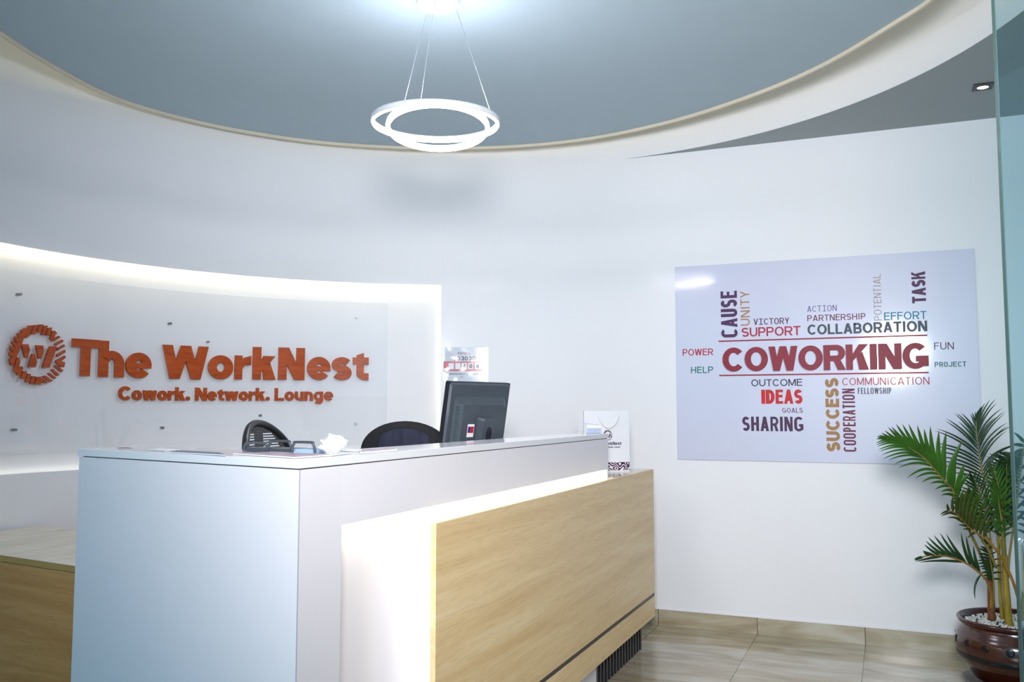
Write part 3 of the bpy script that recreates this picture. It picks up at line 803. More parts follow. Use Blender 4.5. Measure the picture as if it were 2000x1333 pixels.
# ================================================================== WALL SIGN (acrylic sheet on standoffs, raised letters)
sgn = empty('wall_sign', pol(R(150), RAD + 0.03, 1.6), 'clear acrylic sign on the niche wall with raised copper brown letters and round emblem', 'sign')
SR = RAD + 0.034
b = MB(); tR = math.atan2(on_cyl(758, 650).y - CYC, on_cyl(758, 650).x - CX)
cyl_shell(b, tR, R(196), 1.102, 2.054, SR, SR + 0.004, 70)
edge_split(b.build('acrylic_sheet', M['acrylic'], sgn))
def tangent_frame(px, py, rad):
    p = on_cyl(px, py, rad)
    o = Vector((p.x - CX, p.y - CYC, 0)).normalized()
    return p, Vector((o.y, -o.x, 0)), Vector((0, 0, 1)), -o       # point, right, up, towards the room
for px, py in ((40, 575), (333, 632), (697, 620), (30, 840), (318, 836), (509, 812), (695, 828), (407, 668)):
    p, ax, ay, az = tangent_frame(px, py, SR)
    b = MB(); b.tube([p - az * 0.0265, p + az * 0.006], 0.0075 if px != 407 else 0.006, 16)
    b.build('standoff', M['satin'], sgn)
LD0, LD1 = 0.0003, 0.017
def letters_px(text, ranges, ytop, ybot, tf, depth=LD1):
    """raised letters, each at its own spot: ranges = left/right pixel columns; ytop/ybot = pixel rows of cap height at a column"""
    for ch, (xa, xb) in zip(text, ranges):
        xm = (xa + xb) / 2
        rad = SR - depth
        c, ax, ay, az = tangent_frame(xm, ybot(xm), rad)
        zt_ = on_cyl(xm, ytop(xm), rad).z
        h = zt_ - c.z
        dep = lambda xx: (lambda d: (c - CAM).dot(az) / d.dot(az))(ray(xx, ybot(xm)))
        A = CAM + ray(xa, ybot(xm)) * dep(xa); Bp = CAM + ray(xb, ybot(xm)) * dep(xb)
        u0 = (A - c).dot(ax); u1 = (Bp - c).dot(ax)
        w = u1 - u0
        t = tf * h
        b = MB()
        for poly in glyph(ch, w, h, min(t, w * 0.46) if ch != '.' else t, t * 0.86):
            b.extrude([(px + u0, py) for px, py in poly], c, ax, ay, az, -depth + LD0, 0.0)
        b.build('letter', M['letter'], sgn, origin=c)
def lin(x0, y0, x1, y1): return lambda x: y0 + (y1 - y0) * (x - x0) / (x1 - x0)
f1s = 1 / 2.962; f2s = 1 / 3.808
c1 = lambda a, b_: (a * f1s, b_ * f1s)
c2 = lambda a, b_: (400 + a * f2s, 400 * 0 + 400 + b_ * f2s) 
topf = lambda x: 661.5 + (x - 150) * 0.0 + (0.0785 * (x - 150) if x < 420 else 0.0785 * 270 + (x - 420) * 0.018 * 0.62)
tp = lambda x: {True: 661.5 + 0.0745 * (x - 150)}.get(x < 330, 674.9 + (x - 330) * 0.0195)
btl = lambda x: 734.5 + (x - 150) * 0.040 if x < 300 else 740.5 + (x - 300) * 0.0065
letters_px('TheWorkNest', [c1(414, 572), c1(572, 717), c1(727, 876), c1(938, 1203), c1(1203, 1348), c1(1357, 1452), c2(354, 524), c2(545, 742), c2(760, 935), c2(943, 1092), c2(1098, 1218)], tp, btl, 0.262)
# second row: proportional inside each word
def row(text, xa, xb, ytop, ybot, tf, gap):
    ws = [WID[c] * (1.06 if c.isupper() else 1.0) for c in text]
    g = gap * sum(ws) / len(ws)
    k = (xb - xa) / (sum(ws) + g * (len(ws) - 1)); x = xa; rg = []
    for w in ws:
        rg.append((x, x + w * k)); x += (w + g) * k
    letters_px(text, rg, ytop, ybot, tf, 0.013)
t2 = lambda x: 754.5 + (x - 231) * 0.0195 if x < 400 else 757.8 + (x - 400) * 0.004
b2 = lambda x: 782.3 + (x - 231) * 0.006 if x < 400 else 783.3 - (x - 400) * 0.001
row('Cowork.', 231.5, 371.5, t2, b2, 0.255, 0.07)
row('Network.', 381.3, 527.0, t2, b2, 0.255, 0.07)
row('Lounge', 536.5, 650.8, t2, b2, 0.255, 0.07)
# emblem
ec, ax, ay, az = tangent_frame(74, 692, SR - 0.013)
b = MB()
for poly in EMB:
    P = []
    for x, y in poly:
        d = ray(x / 9.52, 620 + y / 9.52); q = CAM + d * ((ec - CAM).dot(az) / d.dot(az)) - ec
        P.append((q.dot(ax), q.dot(ay)))
    b.extrude(P, ec, ax, ay, az, -0.013 + LD0, 0.0)
b.build('emblem', M['letter'], sgn, origin=ec)

# ================================================================== COWORKING POSTER
BX0, BX1, BZ0, BZ1 = -1.2335, 0.466, 1.028, 2.2438
BY = YW - 0.012
pst = empty('wall_poster', ((BX0 + BX1) / 2, YW, BZ0), 'large glossy word cloud poster about coworking mounted flat on the white back wall', 'poster')
b = MB(); b.box(BX0, BX1, BY, YW - 0.0004, BZ0, BZ1); b.build('sheet', M['board'], pst, bevel=0.001)
Z4 = lambda x, y: on(1300 + x / 2.963, 470 + y / 2.963, 1, BY)
ORG = Vector((0, BY, 0)); AX, AY_, AZ = Vector((1, 0, 0)), Vector((0, 0, 1)), Vector((0, -1, 0))
def pword(text, xl, tl, bl, xr, tr, br, tf, m, gap=0.10, mono=False, slab=False, lab=None, shadow=None):
    a = Z4(xl, (tl + bl) / 2); c = Z4(xr, (tr + br) / 2)
    z1 = (Z4(xl, tl).z + Z4(xr, tr).z) / 2; z0 = (Z4(xl, bl).z + Z4(xr, br).z) / 2
    if shadow:
        b = MB()
        for ch, polys in word(text, a.x - 0.004, c.x - 0.004, z0 - 0.004, z1 - 0.001, tf, gap):
            for p in polys: b.flat([(px + dx, py) for px, py in p for dx in (0,)], ORG, AX, AY_, AZ, 0.0005)
        b.build('printed_shadow', shadow, pst)
    b = MB()
    for ch, polys in word(text, a.x, c.x, z0, z1, tf, gap, mono, slab):
        for p in polys: b.flat(p, ORG, AX, AY_, AZ, 0.0009)
    o = b.build('printed_word', m, pst)
    if lab: o['label'] = lab
def vword(text, xl, xr, yt, yb, tf, m, gap=0.10, lab=None):
    ym = (yt + yb) / 2; xm = (xl + xr) / 2
    X0_, X1_ = Z4(xl, ym).x, Z4(xr, ym).x; z1, z0 = Z4(xm, yt).z, Z4(xm, yb).z
    b = MB()
    for ch, polys in word(text, 0, z1 - z0, 0, X1_ - X0_, tf, gap):
        for p in polys: b.flat([(X1_ - py, z0 + px) for px, py in p], ORG, AX, AY_, AZ, 0.0009)
    o = b.build('printed_word', m, pst)
    if lab: o['label'] = lab
I_red = ink('red', 190, 24, 48); I_teal = ink('teal', 0, 128, 118); I_pur = ink('purple', 82, 44, 92); I_tan = ink('tan', 184, 142, 98)
I_mar = ink('maroon', 118, 40, 78); I_slate = ink('slate', 70, 86, 98); I_cw = ink('wine', 150, 40, 58)
pword('POWER', 99, 630, 668, 275, 625, 664, 0.15, ink('power', 188, 22, 44), 0.12, lab='red word POWER')
pword('HELP', 147, 731, 769, 275, 730, 767, 0.16, I_teal, 0.16, lab='green word HELP')
vword('CAUSE', 320, 415, 293, 562, 0.20, I_pur, 0.09, lab='dark purple upright word CAUSE')
vword('UNITY', 433, 486, 293, 493, 0.15, I_tan, 0.14, lab='tan upright word UNITY')
pword('VICTORY', 509, 453, 488, 716, 447, 484, 0.15, ink('plum', 96, 44, 84), 0.12, True, True, lab='plum word VICTORY')
pword('SUPPORT', 440, 504, 558, 781, 497, 549, 0.17, ink('crimson', 190, 22, 62), 0.09, lab='crimson word SUPPORT')
pword('ACTION', 820, 378, 413, 990, 375, 409, 0.10, ink('violet', 84, 52, 146), 0.16, True, True, lab='thin violet word ACTION')
pword('PARTNERSHIP', 820, 432, 467, 1157, 422, 458, 0.15, ink('aubergine', 122, 46, 86), 0.13, lab='maroon word PARTNERSHIP')
pword('COLLABORATION', 821, 488, 547, 1514, 463, 526, 0.21, I_slate, 0.08, lab='slate word COLLABORATION')
vword('POTENTIAL', 1203, 1248, 195, 463, 0.10, ink('greige', 170, 154, 148), 0.17, lab='pale upright word POTENTIAL')
vword('TASK', 1424, 1505, 180, 363, 0.27, ink('dpurple', 84, 38, 90), 0.07, lab='purple upright word TASK')
pword('EFFORT', 1264, 417, 462, 1510, 408, 455, 0.15, ink('cyan', 0, 148, 164), 0.12, lab='teal word EFFORT')
pword('COWORKING', 330, 620, 762, 1522, 592, 740, 0.25, I_cw, 0.03, lab='large dark red word COWORKING', shadow=ink('greyshadow', 168, 170, 192))
pword('FUN', 1554, 590, 632, 1668, 590, 631, 0.12, ink('night', 70, 44, 86), 0.16, lab='dark word FUN')
pword('PROJECT', 1557, 703, 733, 1741, 701, 731, 0.18, ink('pine', 0, 124, 124), 0.13, True, lab='teal word PROJECT')
pword('OUTCOME', 496, 804, 845, 791, 802, 842, 0.15, ink('indigo', 52, 42, 82), 0.12, lab='dark indigo word OUTCOME')
pword('IDEAS', 556, 864, 947, 792, 863, 945, 0.27, ink('scarlet', 214, 34, 38), 0.06, lab='bold red word IDEAS')
pword('GOALS', 675, 970, 998, 794, 969, 997, 0.14, ink('magenta', 112, 38, 110), 0.15, lab='small purple word GOALS')
pword('SHARING', 444, 1021, 1105, 797, 1020, 1104, 0.19, ink('dusk', 80, 46, 86), 0.10, lab='dark purple word SHARING')
vword('SUCCESS', 927, 1006, 797, 1222, 0.27, ink('gold', 176, 136, 84), 0.07, lab='gold upright word SUCCESS')
vword('COOPERATION', 1026, 1099, 858, 1223, 0.15, ink('berry', 116, 36, 76), 0.11, lab='berry upright word COOPERATION')
pword('COMMUNICATION', 1022, 796, 839, 1527, 790, 834, 0.12, ink('rose', 200, 76, 86), 0.13, lab='rose word COMMUNICATION')
pword('FELLOWSHIP', 1112, 853, 889, 1306, 853, 888, 0.15, ink('steel', 78, 84, 102), 0.13, lab='grey word FELLOWSHIP')
for (xa, ya, xb, yb) in ((306, 585, 1515, 548), (310, 783, 1523, 764)):
    a, c = Z4(xa, ya), Z4(xb, yb); zm = (a.z + c.z) / 2
    b = MB(); b.flat([(a.x, zm - 0.0042), (c.x, zm - 0.0042), (c.x, zm + 0.0042), (a.x, zm + 0.0042)], ORG, AX, AY_, AZ, 0.0009)
    b.build('printed_rule', ink('rule', 168, 28, 50), pst)

# ================================================================== PAYBILL NOTICE
pc, ax, ay, az = tangent_frame(906, 712, RAD)
def PB(px, py):
    d = ray(px, py); q = CAM + d * ((pc - CAM).dot(az) / d.dot(az)) - pc
    return (q.dot(ax), q.dot(ay))
def pbrect(x0, y0, x1, y1):
    a = PB(x0, y0); c = PB(x1, y1); return [(a[0], c[1]), (c[0], c[1]), (c[0], a[1]), (a[0], a[1])]
z8 = lambda x, y: (840 + x / 6.06, 660 + y / 6.06)
nt_ = empty('payment_notice', pc, 'payment notice in a clear plastic sleeve taped to the wall above the monitor', 'notice')
b = MB(); b.extrude(pbrect(*z8(135, 112), *z8(672, 508)), pc, ax, ay, az, 0.002, 0.0035); b.build('paper', mat('notice_paper', srgb(206, 210, 218), 0.5), nt_)
b = MB(); b.flat(pbrect(*z8(135, 280), *z8(664, 398)), pc, ax, ay, az, 0.0040); b.build('printed_band', mat('notice_red', srgb(190, 34, 34), 0.4, noise=0.25, nscale=16), nt_)
def pbword(text, x0, y0, x1, y1, tf, m, d=0.0043, gap=0.1):
    r = pbrect(*z8(x0, y0), *z8(x1, y1))
    b = MB()
    for ch, polys in word(text, r[0][0], r[1][0], r[0][1], r[2][1], tf, gap):
        for p in polys: b.flat(p, pc, ax, ay, az, d)
    return b.build('printed_word', m, nt_)
pbword('PAYBILL', 328, 172, 480, 202, 0.2, ink('notice_red_text', 150, 30, 60), gap=0.12)
pbword('303030', 275, 220, 538, 270, 0.22, ink('notice_ink', 24, 28, 58), gap=0.12)
for i, (xa, ch) in enumerate(((220, ''), (298, ''), (372, '4'), (450, '0'), (530, '#'))):
    b = MB(); b.flat(pbrect(*z8(xa, 302), *z8(xa + 62, 374)), pc, ax, ay, az, 0.0043); b.build('printed_box', M['paper'], nt_)
    if ch: pbword(ch, xa + 14, 314, xa + 50, 362, 0.24, ink('notice_ink', 24, 28, 58), 0.0046)
pbword('WORKNEST LOUNGE', 230, 420, 572, 440, 0.2, ink('notice_ink', 24, 28, 58), gap=0.2)
pbword('LTD', 345, 460, 392, 474, 0.2, ink('notice_ink', 24, 28, 58), gap=0.2)
lx, ly = PB(*z8(615, 170)); 
b = MB()
for p in ring(lx, ly, 0.0155, 0.0165, 0.0022): b.flat(p, pc, ax, ay, az, 0.0043)
for ch, polys in word('absa', lx - 0.012, lx + 0.012, ly - 0.003, ly + 0.005, 0.25, 0.12):
    for p in polys: b.flat(p, pc, ax, ay, az, 0.0043)
b.build('printed_badge', ink('notice_red_text', 150, 30, 60), nt_)
# wrinkled sleeve
b = MB(); q = pbrect(860, 679, 953, 746.5)
nx, ny = 26, 18; vs = []
for j in range(ny + 1):
    for i in range(nx + 1):
        u, v = i / nx, j / ny
        x = q[0][0] + (q[1][0] - q[0][0]) * u; y = q[0][1] + (q[2][1] - q[0][1]) * v
        d = 0.0075 + (0.0030 * math.sin(9 * u + 13 * v) * math.cos(7 * v - 11 * u * v) + 0.0014 * math.sin(31 * u * (1 - v))) * (0.02 + max(0, 0.75 - u) ** 1.3)
        vs.append(pc + ax * x + ay * y + az * d)
b.add(vs, [(j * (nx + 1) + i, j * (nx + 1) + i + 1, (j + 1) * (nx + 1) + i + 1, (j + 1) * (nx + 1) + i) for j in range(ny) for i in range(nx)], True)
b.build('plastic_sleeve', M['sleeve'], nt_)

# ================================================================== MONITOR (seen from behind)
yaw = R(18.8); md = Vector((math.sin(yaw), math.cos(yaw), 0)); mn = Vector((md.y, -md.x, 0)); tilt = R(10)
MW, MH = 0.382, 0.318
TL = Vector((-1.68, 3.338, 1.4537))
mu = (Vector((0, 0, 1)) * math.cos(tilt) + mn * math.sin(tilt)).normalized()
mz = md.cross(mu).normalized()
if mz.dot(mn) < 0: mz = -mz
ORG_M = TL - mu * MH            # bottom left seen from the room; md = right, mu = up, mz = towards the room
mon = empty('computer_monitor', (TL.x, TL.y, 1.005), 'black flat screen monitor seen from behind, leaning on its stand behind the counter', 'monitor')
b = MB(); b.extrude(rrect(0, MW, 0, MH, 0.006), ORG_M, md, mu, mz, -0.034, -0.012); b.build('bezel', M['moni2'], mon)
def loft(mb, polys):
    n = len(polys[0]); vs = []
    for pol_, d in polys: pass
def frustum(mb, pa, da, pb, db, cap=True):
    n = len(pa)
    vs = [ORG_M + md * p[0] + mu * p[1] + mz * da for p in pa] + [ORG_M + md * p[0] + mu * p[1] + mz * db for p in pb]
    fs = [(i, (i + 1) % n, n + (i + 1) % n, n + i) for i in range(n)] + [list(range(n, 2 * n))]
    mb.add(vs, fs)
b = MB()
frustum(b, rrect(0.003, MW - 0.003, 0.003, MH - 0.003, 0.01), -0.0118, rrect(0.012, MW - 0.012, 0.012, MH - 0.012, 0.014), -0.004)
frustum(b, rrect(0.035, MW - 0.03, 0.02, MH - 0.062, 0.02), -0.0042, rrect(0.075, MW - 0.045, 0.03, MH - 0.095, 0.02), 0.018)
b.build('back_shell', M['moni'], mon)
b = MB()
for i in range(34):
    y = 0.035 + i * 0.0056
    b.extrude([(0.040, y), (0.070, y + 0.001), (0.070, y + 0.0032), (0.040, y + 0.0022)], ORG_M, md, mu, mz, -0.002 + 0.0015, 0.0125 + 0.003)
b.build('vent_slots', M['vent'], mon)
b = MB(); b.extrude(rrect(0.178, 0.250, 0.160, 0.214, 0.003), ORG_M, md, mu, mz, 0.0178, 0.0205); b.build('mount_plate', M['moni'], mon)
b = MB(); frustum(b, rrect(0.165, 0.262, 0.0, 0.172, 0.016), 0.018, rrect(0.172, 0.255, 0.0, 0.165, 0.014), 0.050)
b.build('stand_neck', M['moni'], mon)
b = MB(); b.extrude([p for p in arc(0.214, 0.10, 0.016, 0, 360, 20, 0.034)], ORG_M, md, mu, mz, 0.0498, 0.0525); b.build('cable_clip', M['moni2'], mon)
b = MB(); b.extrude(rrect(0.112, 0.152, 0.084, 0.140, 0.001), ORG_M, md, mu, mz, 0.0178, 0.0186); st = b.build('sticker', M['paper'], mon)
b = MB(); b.extrude(rrect(0.114, 0.150, 0.102, 0.130, 0.001), ORG_M, md, mu, mz, 0.0186, 0.0190); b.build('sticker_print', ink('sticker_red', 206, 44, 60), st)
b = MB(); b.extrude(rrect(0.116, 0.131, 0.106, 0.128, 0.001), ORG_M, md, mu, mz, 0.0190, 0.0194); b.build('sticker_print', ink('sticker_blue', 40, 70, 140), st)
mc = ORG_M + md * 0.214 + mz * 0.03
b = MB(); b.tube([mc + mu * 0.03, Vector((mc.x, mc.y, 1.016))], 0.028, 16); b.build('stand_post', M['moni'], mon)
b = MB(); b.lathe([(0.001, 0.0), (0.10, 0.0), (0.10, 0.008), (0.04, 0.016), (0.001, 0.016)], (mc.x, mc.y, 1.0052), 40); b.build('stand_base', M['moni'], mon)

# ================================================================== OFFICE CHAIRS
def chair(name, label, c, face, top, width, arch_h, mesh_back, group):
    """c = floor point of the seat post, face = heading the sitter looks to"""
    t = empty(name, (c[0], c[1], 0), label, 'office chair', group)
    fx = Vector((math.cos(face), math.sin(face), 0)); sx = Vector((-fx.y, fx.x, 0)); up = Vector((0, 0, 1)); c3 = Vector((c[0], c[1], 0))
    b = MB()
    for k in range(5):
        a = 2 * math.pi * k / 5 + 0.3
        d = Vector((math.cos(a), math.sin(a), 0))
        b.tube([c3 + Vector((0, 0, 0.11)), c3 + d * 0.28 + Vector((0, 0, 0.075))], [0.028, 0.016], 8)
    b.build('base', M['black'], t)
    for k in range(5):
        a = 2 * math.pi * k / 5 + 0.3
        d = Vector((math.cos(a), math.sin(a), 0)); s = Vector((-d.y, d.x, 0))
        b = MB(); p = c3 + d * 0.28 + Vector((0, 0, 0.03)); b.tube([p - s * 0.022, p + s * 0.022], 0.03, 14); b.build('caster', M['black'], t)
    b = MB(); b.tube([c3 + Vector((0, 0, 0.1)), c3 + Vector((0, 0, 0.43))], 0.026, 14); b.build('post', M['black'], t)
    b = MB()
    vs = []; n = 28
    for k, (z, s) in enumerate(((0.43, 0.88), (0.45, 0.98), (0.485, 1.0), (0.51, 0.95), (0.52, 0.80))):
        for i in range(n):
            a = 2 * math.pi * i / n
            e = lambda v: math.copysign(abs(v) ** 0.6, v)
            vs.append(c3 + fx * (0.235 * s * e(math.cos(a)) + 0.02) + sx * (0.245 * s * e(math.sin(a))) + up * z)
    fs = [(k * n + i, k * n + (i + 1) % n, (k + 1) * n + (i + 1) % n, (k + 1) * n + i) for k in range(4) for i in range(n)] + [list(range(n)), list(range(4 * n, 5 * n))]
    b.add(vs, fs, True); b.build('seat', M['fabric'], t)
    # backrest: arch outline, gently curved
    zb = 0.58; zs = top - arch_h
    hw = width / 2
    prof = [(-hw * 0.80, zb), (-hw * 0.97, zb + 0.2), (-hw, zs)]
    prof += [(-hw * math.cos(R(a)), zs + arch_h * math.sin(R(a))) for a in range(9, 180, 9)]
    prof += [(hw, zs), (hw * 0.97, zb + 0.2), (hw * 0.80, zb)]
    rec = lambda z: 0.22 + 0.10 * (z - zb)                  # leans back with height
    bow = lambda s: 0.05 * (s / hw) ** 2                    # wraps round the sitter
    P3 = lambda s, z, o=0.0: c3 - fx * (rec(z) - bow(s) + o) + sx * s + up * z
    if mesh_back:
        b = MB(); pts = catmull([P3(s, z) for s, z in prof], 3); b.tube(pts, 0.0125, 10); b.tube([P3(-hw * 0.8, zb), P3(0, zb - 0.02), P3(hw * 0.8, zb)], 0.0125, 10)
        b.build('back_frame', M['black'], t)
        # mesh: vertical web in the middle plus rows of thin bands with see-through slots
        b = MB()
        def half(z):
            if z <= zs: return hw * (0.80 + 0.2 * min(1, (z - zb) / (zs - zb)))
            return hw * math.sqrt(max(0, 1 - ((z - zs) / arch_h) ** 2))
        z = zb + 0.02
        while z < top - 0.012:
            h_ = half(z) - 0.012; slot0 = hw * 0.16; solid = z > top - 0.034
            if h_ > 0.03:
                segs = [(-h_, h_)] if (solid or (int(z / 0.0045) % 2 == 0)) else [(-slot0, slot0), (-h_, -h_ * 0.8), (h_ * 0.8, h_)]
                for s0, s1 in segs:
                    if s1 - s0 < 0.004: continue
                    m_ = 6
                    vv = []
                    for k in range(m_ + 1):
                        s = s0 + (s1 - s0) * k / m_
                        vv += [P3(s, z, 0.001), P3(s, z + 0.0041, 0.001), P3(s, z + 0.0041, -0.001), P3(s, z, -0.001)]
                    ff = [(k * 4 + j, k * 4 + (j + 1) % 4, (k + 1) * 4 + (j + 1) % 4, (k + 1) * 4 + j) for k in range(m_) for j in range(4)] + [(0, 1, 2, 3), tuple(m_ * 4 + j for j in range(4))]
                    b.add(vv, ff)
            z += 0.0045
        b.build('back_mesh', M['mesh'], t)
    else:
        b = MB(); n = len(prof)
        fr = [P3(s, z, -0.025) for s, z in prof]; bk = [P3(s, z, 0.02) for s, z in prof]
        cz = (zb + top) / 2
        fi = [P3(s * 0.9, cz + (z - cz) * 0.92, -0.045) for s, z in prof]; bi = [P3(s * 0.9, cz + (z - cz) * 0.92, 0.032) for s, z in prof]
        vs = fi + fr + bk + bi
        fs = [(k * n + i, k * n + (i + 1) % n, (k + 1) * n + (i + 1) % n, (k + 1) * n + i) for k in range(3) for i in range(n)] + [list(range(n)), list(range(3 * n, 4 * n))]
        b.add(vs, fs, True); b.build('backrest', M['fabric'], t)
    b = MB(); b.tube([c3 + Vector((0, 0, 0.44)) - fx * 0.05, c3 + Vector((0, 0, 0.46)) - fx * 0.24, P3(0, zb + 0.08, 0.03)], 0.02, 10); b.build('back_bracket', M['black'], t)
    return t, P3
ctop1 = on(503, 827, 0, -2.08)
chair('office_chair', 'black mesh back office chair behind the left end of the desk, under the big sign', (ctop1.x + 0.284, ctop1.y + 0.06), R(12), ctop1.z, 0.40, 0.19, True, None)
ctop2 = at(792, 823, 4.28)
ch2, P32 = chair('office_chair', 'black padded office chair partly hidden by the monitor', (ctop2.x - 0.12, ctop2.y + 0.26), R(114), ctop2.z, 0.43, 0.145, False, None)
# garment over the second chair
jk = MB()
fxa = R(114); nu, nvv = 18, 14; vs = []
for j in range(nvv + 1):
    for i in range(nu + 1):
        u = -1 + 2 * i / nu; v = j / nvv
        z = ctop2.z - 0.035 - 0.035 * abs(u) ** 2.2 - v * 0.34
        s = 0.115 * u * (1 + 0.25 * v)
        o = 0.036 + 0.012 * math.sin(7 * u + 2.0) * (0.4 + v) + 0.004 * math.cos(17 * u)
        vs.append(P32(s, z, o))
nn = len(vs)
vs += [v_ + Vector((math.cos(fxa), math.sin(fxa), 0)) * 0.006 for v_ in vs]
def q4(off, rev): return [((j * (nu + 1) + i + off), (j * (nu + 1) + i + 1 + off), ((j + 1) * (nu + 1) + i + 1 + off), ((j + 1) * (nu + 1) + i + off)) for j in range(nvv) for i in range(nu)]
jk.add(vs, q4(0, 0) + q4(nn, 1), True)
tag(jk.build('jacket', M['navy']), 'dark navy jacket draped over the back of the padded office chair', 'jacket')

# ================================================================== THINGS ON THE COUNTER
ZT = DZ + 0.0006
def ct(px, py, z=DZ): return on(px, py, 2, z)
# wire letter organizer
og = empty('desk_organizer', ct(550, 886), 'black wire desk organizer with three hoops on the counter', 'desk organizer')
loops = [((476, 884), (478, 866), (521, 866), (521, 884)), ((521, 885), (527, 863), (566, 862), (571, 886)), ((569, 887), (573, 865), (612, 864), (616, 888))]
for A, B_, Cc, D in loops:
    g0 = ct(A[0], A[1]); g1 = ct(D[0], D[1])
    dep0 = (g0 - CAM).dot(FWD); dep1 = (g1 - CAM).dot(FWD)
    t0 = at(B_[0], B_[1], dep0); t1 = at(Cc[0], Cc[1], dep1); hz = (t0.z + t1.z) / 2 
    dirv = (g1 - g0); 
    pts = [g0 + Vector((0, 0, 0.005)), g0 + (t0 - g0) * 0.62, g0 + (t0 - g0) * 0.9 + dirv * 0.04, g0 + dirv * 0.16 + Vector((0, 0, hz - DZ)), g1 - dirv * 0.16 + Vector((0, 0, hz - DZ)), g1 + (t1 - g1) * 0.9 - dirv * 0.04, g1 + (t1 - g1) * 0.62, g1 + Vector((0, 0, 0.005))]
    b = MB(); b.tube(catmull(pts, 5), 0.0036, 8); b.build('hoop', M['moni'], og)
a0_, a1_ = ct(480, 883), ct(612, 887)
dv = (a1_ - a0_); pv = Vector((-dv.y, dv.x, 0)).normalized() * 0.075
if pv.y < 0: pv = -pv
b = MB()
for k, (s0, s1, zz) in enumerate(((0.0, 0.30, 0.020), (0.34, 0.66, 0.019))):
    p = [a0_ + dv * s0, a0_ + dv * s1, a0_ + dv * s1 + pv, a0_ + dv * s0 + pv]
    b.prism([(q_.x, q_.y) for q_ in p], DZ + 0.001, DZ + zz * 0.62)
b.build('holder_tray', M['moni'], og)
b = MB(); p = [a0_ + dv * 0.70, a0_ + dv * 1.0, a0_ + dv * 1.0 + pv, a0_ + dv * 0.70 + pv]; b.prism([(q_.x, q_.y) for q_ in p], DZ + 0.001, DZ + 0.012)
b.build('note_block', mat('blue_grey_notes', srgb(150, 178, 204), 0.5), og)
# crumpled paper
cpb = ct(637, 889); bm = bmesh.new(); bmesh.ops.create_icosphere(bm, subdivisions=3, radius=1.0)
rs = random.Random(4)
from mathutils import noise as mnoise
for v in bm.verts:
    n_ = mnoise.noise(v.co * 2.3) * 0.40 + mnoise.noise(v.co * 4.2) * 0.22
    v.co = Vector((v.co.x * 0.036, v.co.y * 0.026, max(-0.022, v.co.z * 0.025))) * (1 + n_)
zmin = min(v.co.z for v in bm.verts)
me = bpy.data.meshes.new('crumpled_wrapper'); bm.to_mesh(me); bm.free(); me.materials.append(glassy('crumpled_film', (0.93, 0.93, 0.97, 1), 0.06, 0.15, 0.42))
cpo = bpy.data.objects.new('crumpled_wrapper', me); cpo.location = (cpb.x, cpb.y + 0.03, DZ - zmin + 0.0005); C.objects.link(cpo)
tag(cpo, 'crumpled whitish plastic wrapper lying right of the wire organizer', 'wrapper')
def sheet(name, px, label, cat, m, th=0.002, lift=0.0, m2=None, grp=None):
    P = [ct(x, y) for x, y in px]
    b = MB(); b.prism([(p.x, p.y) for p in P], DZ + 0.0008 + lift, DZ + 0.0008 + lift + th)
    if m2 is None:
        return tag(b.build(name, m), label, cat, grp)
    c_ = sum(P, Vector()) / len(P)
    t = empty(name, (c_.x, c_.y, DZ + lift), label, cat, grp)
    b.build('pages', m, t)
    b = MB(); b.prism([((p.x - c_.x) * 0.97 + c_.x, (p.y - c_.y) * 0.97 + c_.y) for p in P], DZ + 0.0009 + lift + th, DZ + 0.0013 + lift + th)
    b.build('printed_cover', m2, t)
    return t
blueish = mat('brochure_blue', srgb(60, 84, 120), 0.35, noise=0.4, nscale=30)
pinkish = mat('brochure_mauve', srgb(176, 156, 176), 0.35, noise=0.35, nscale=25)
reddish = mat('leaflet_red', srgb(150, 96, 104), 0.5, noise=0.3, nscale=25)
sheet('leaflet', [(228, 878.5), (262, 879.5), (254, 876.6), (233, 876.4)], 'small faded red leaflet near the left end of the counter', 'leaflet', M['paper'], 0.002, 0, reddish)
sheet('brochure', [(330, 885.5), (440, 891.5), (432, 887.5), (345, 882.5)], 'blue edged brochure lying at the front left of the counter', 'brochure', M['paper'], 0.003, 0, blueish)
sheet('paper_sheet', [(290, 880), (322, 882.0), (352, 880.5), (318, 878)], 'white paper sheet left of the blue edged brochure', 'paper', M['paper'], 0.002)
sheet('magazine', [(455, 888.5), (575, 896.5), (655, 891), (530, 885.5)], 'mauve magazine in front of the wire organizer', 'magazine', M['paper'], 0.003, 0, pinkish)
sheet('flyer', [(600, 893.5), (648, 892), (692, 886), (655, 886)], 'white flyer at the front edge beside the mauve magazine', 'flyer', M['paper'], 0.002)
sheet('booklet', [(703, 888.5), (775, 882), (768, 878), (708, 883)], 'closed booklet with a mauve cover on the counter left of the monitor', 'booklet', M['paper'], 0.006, 0, pinkish)
sheet('paper_sheet', [(660, 881.5), (700, 884.0), (712, 881.0), (668, 878.5)], 'loose white paper between crumpled paper and booklet', 'paper', M['paper'], 0.003)
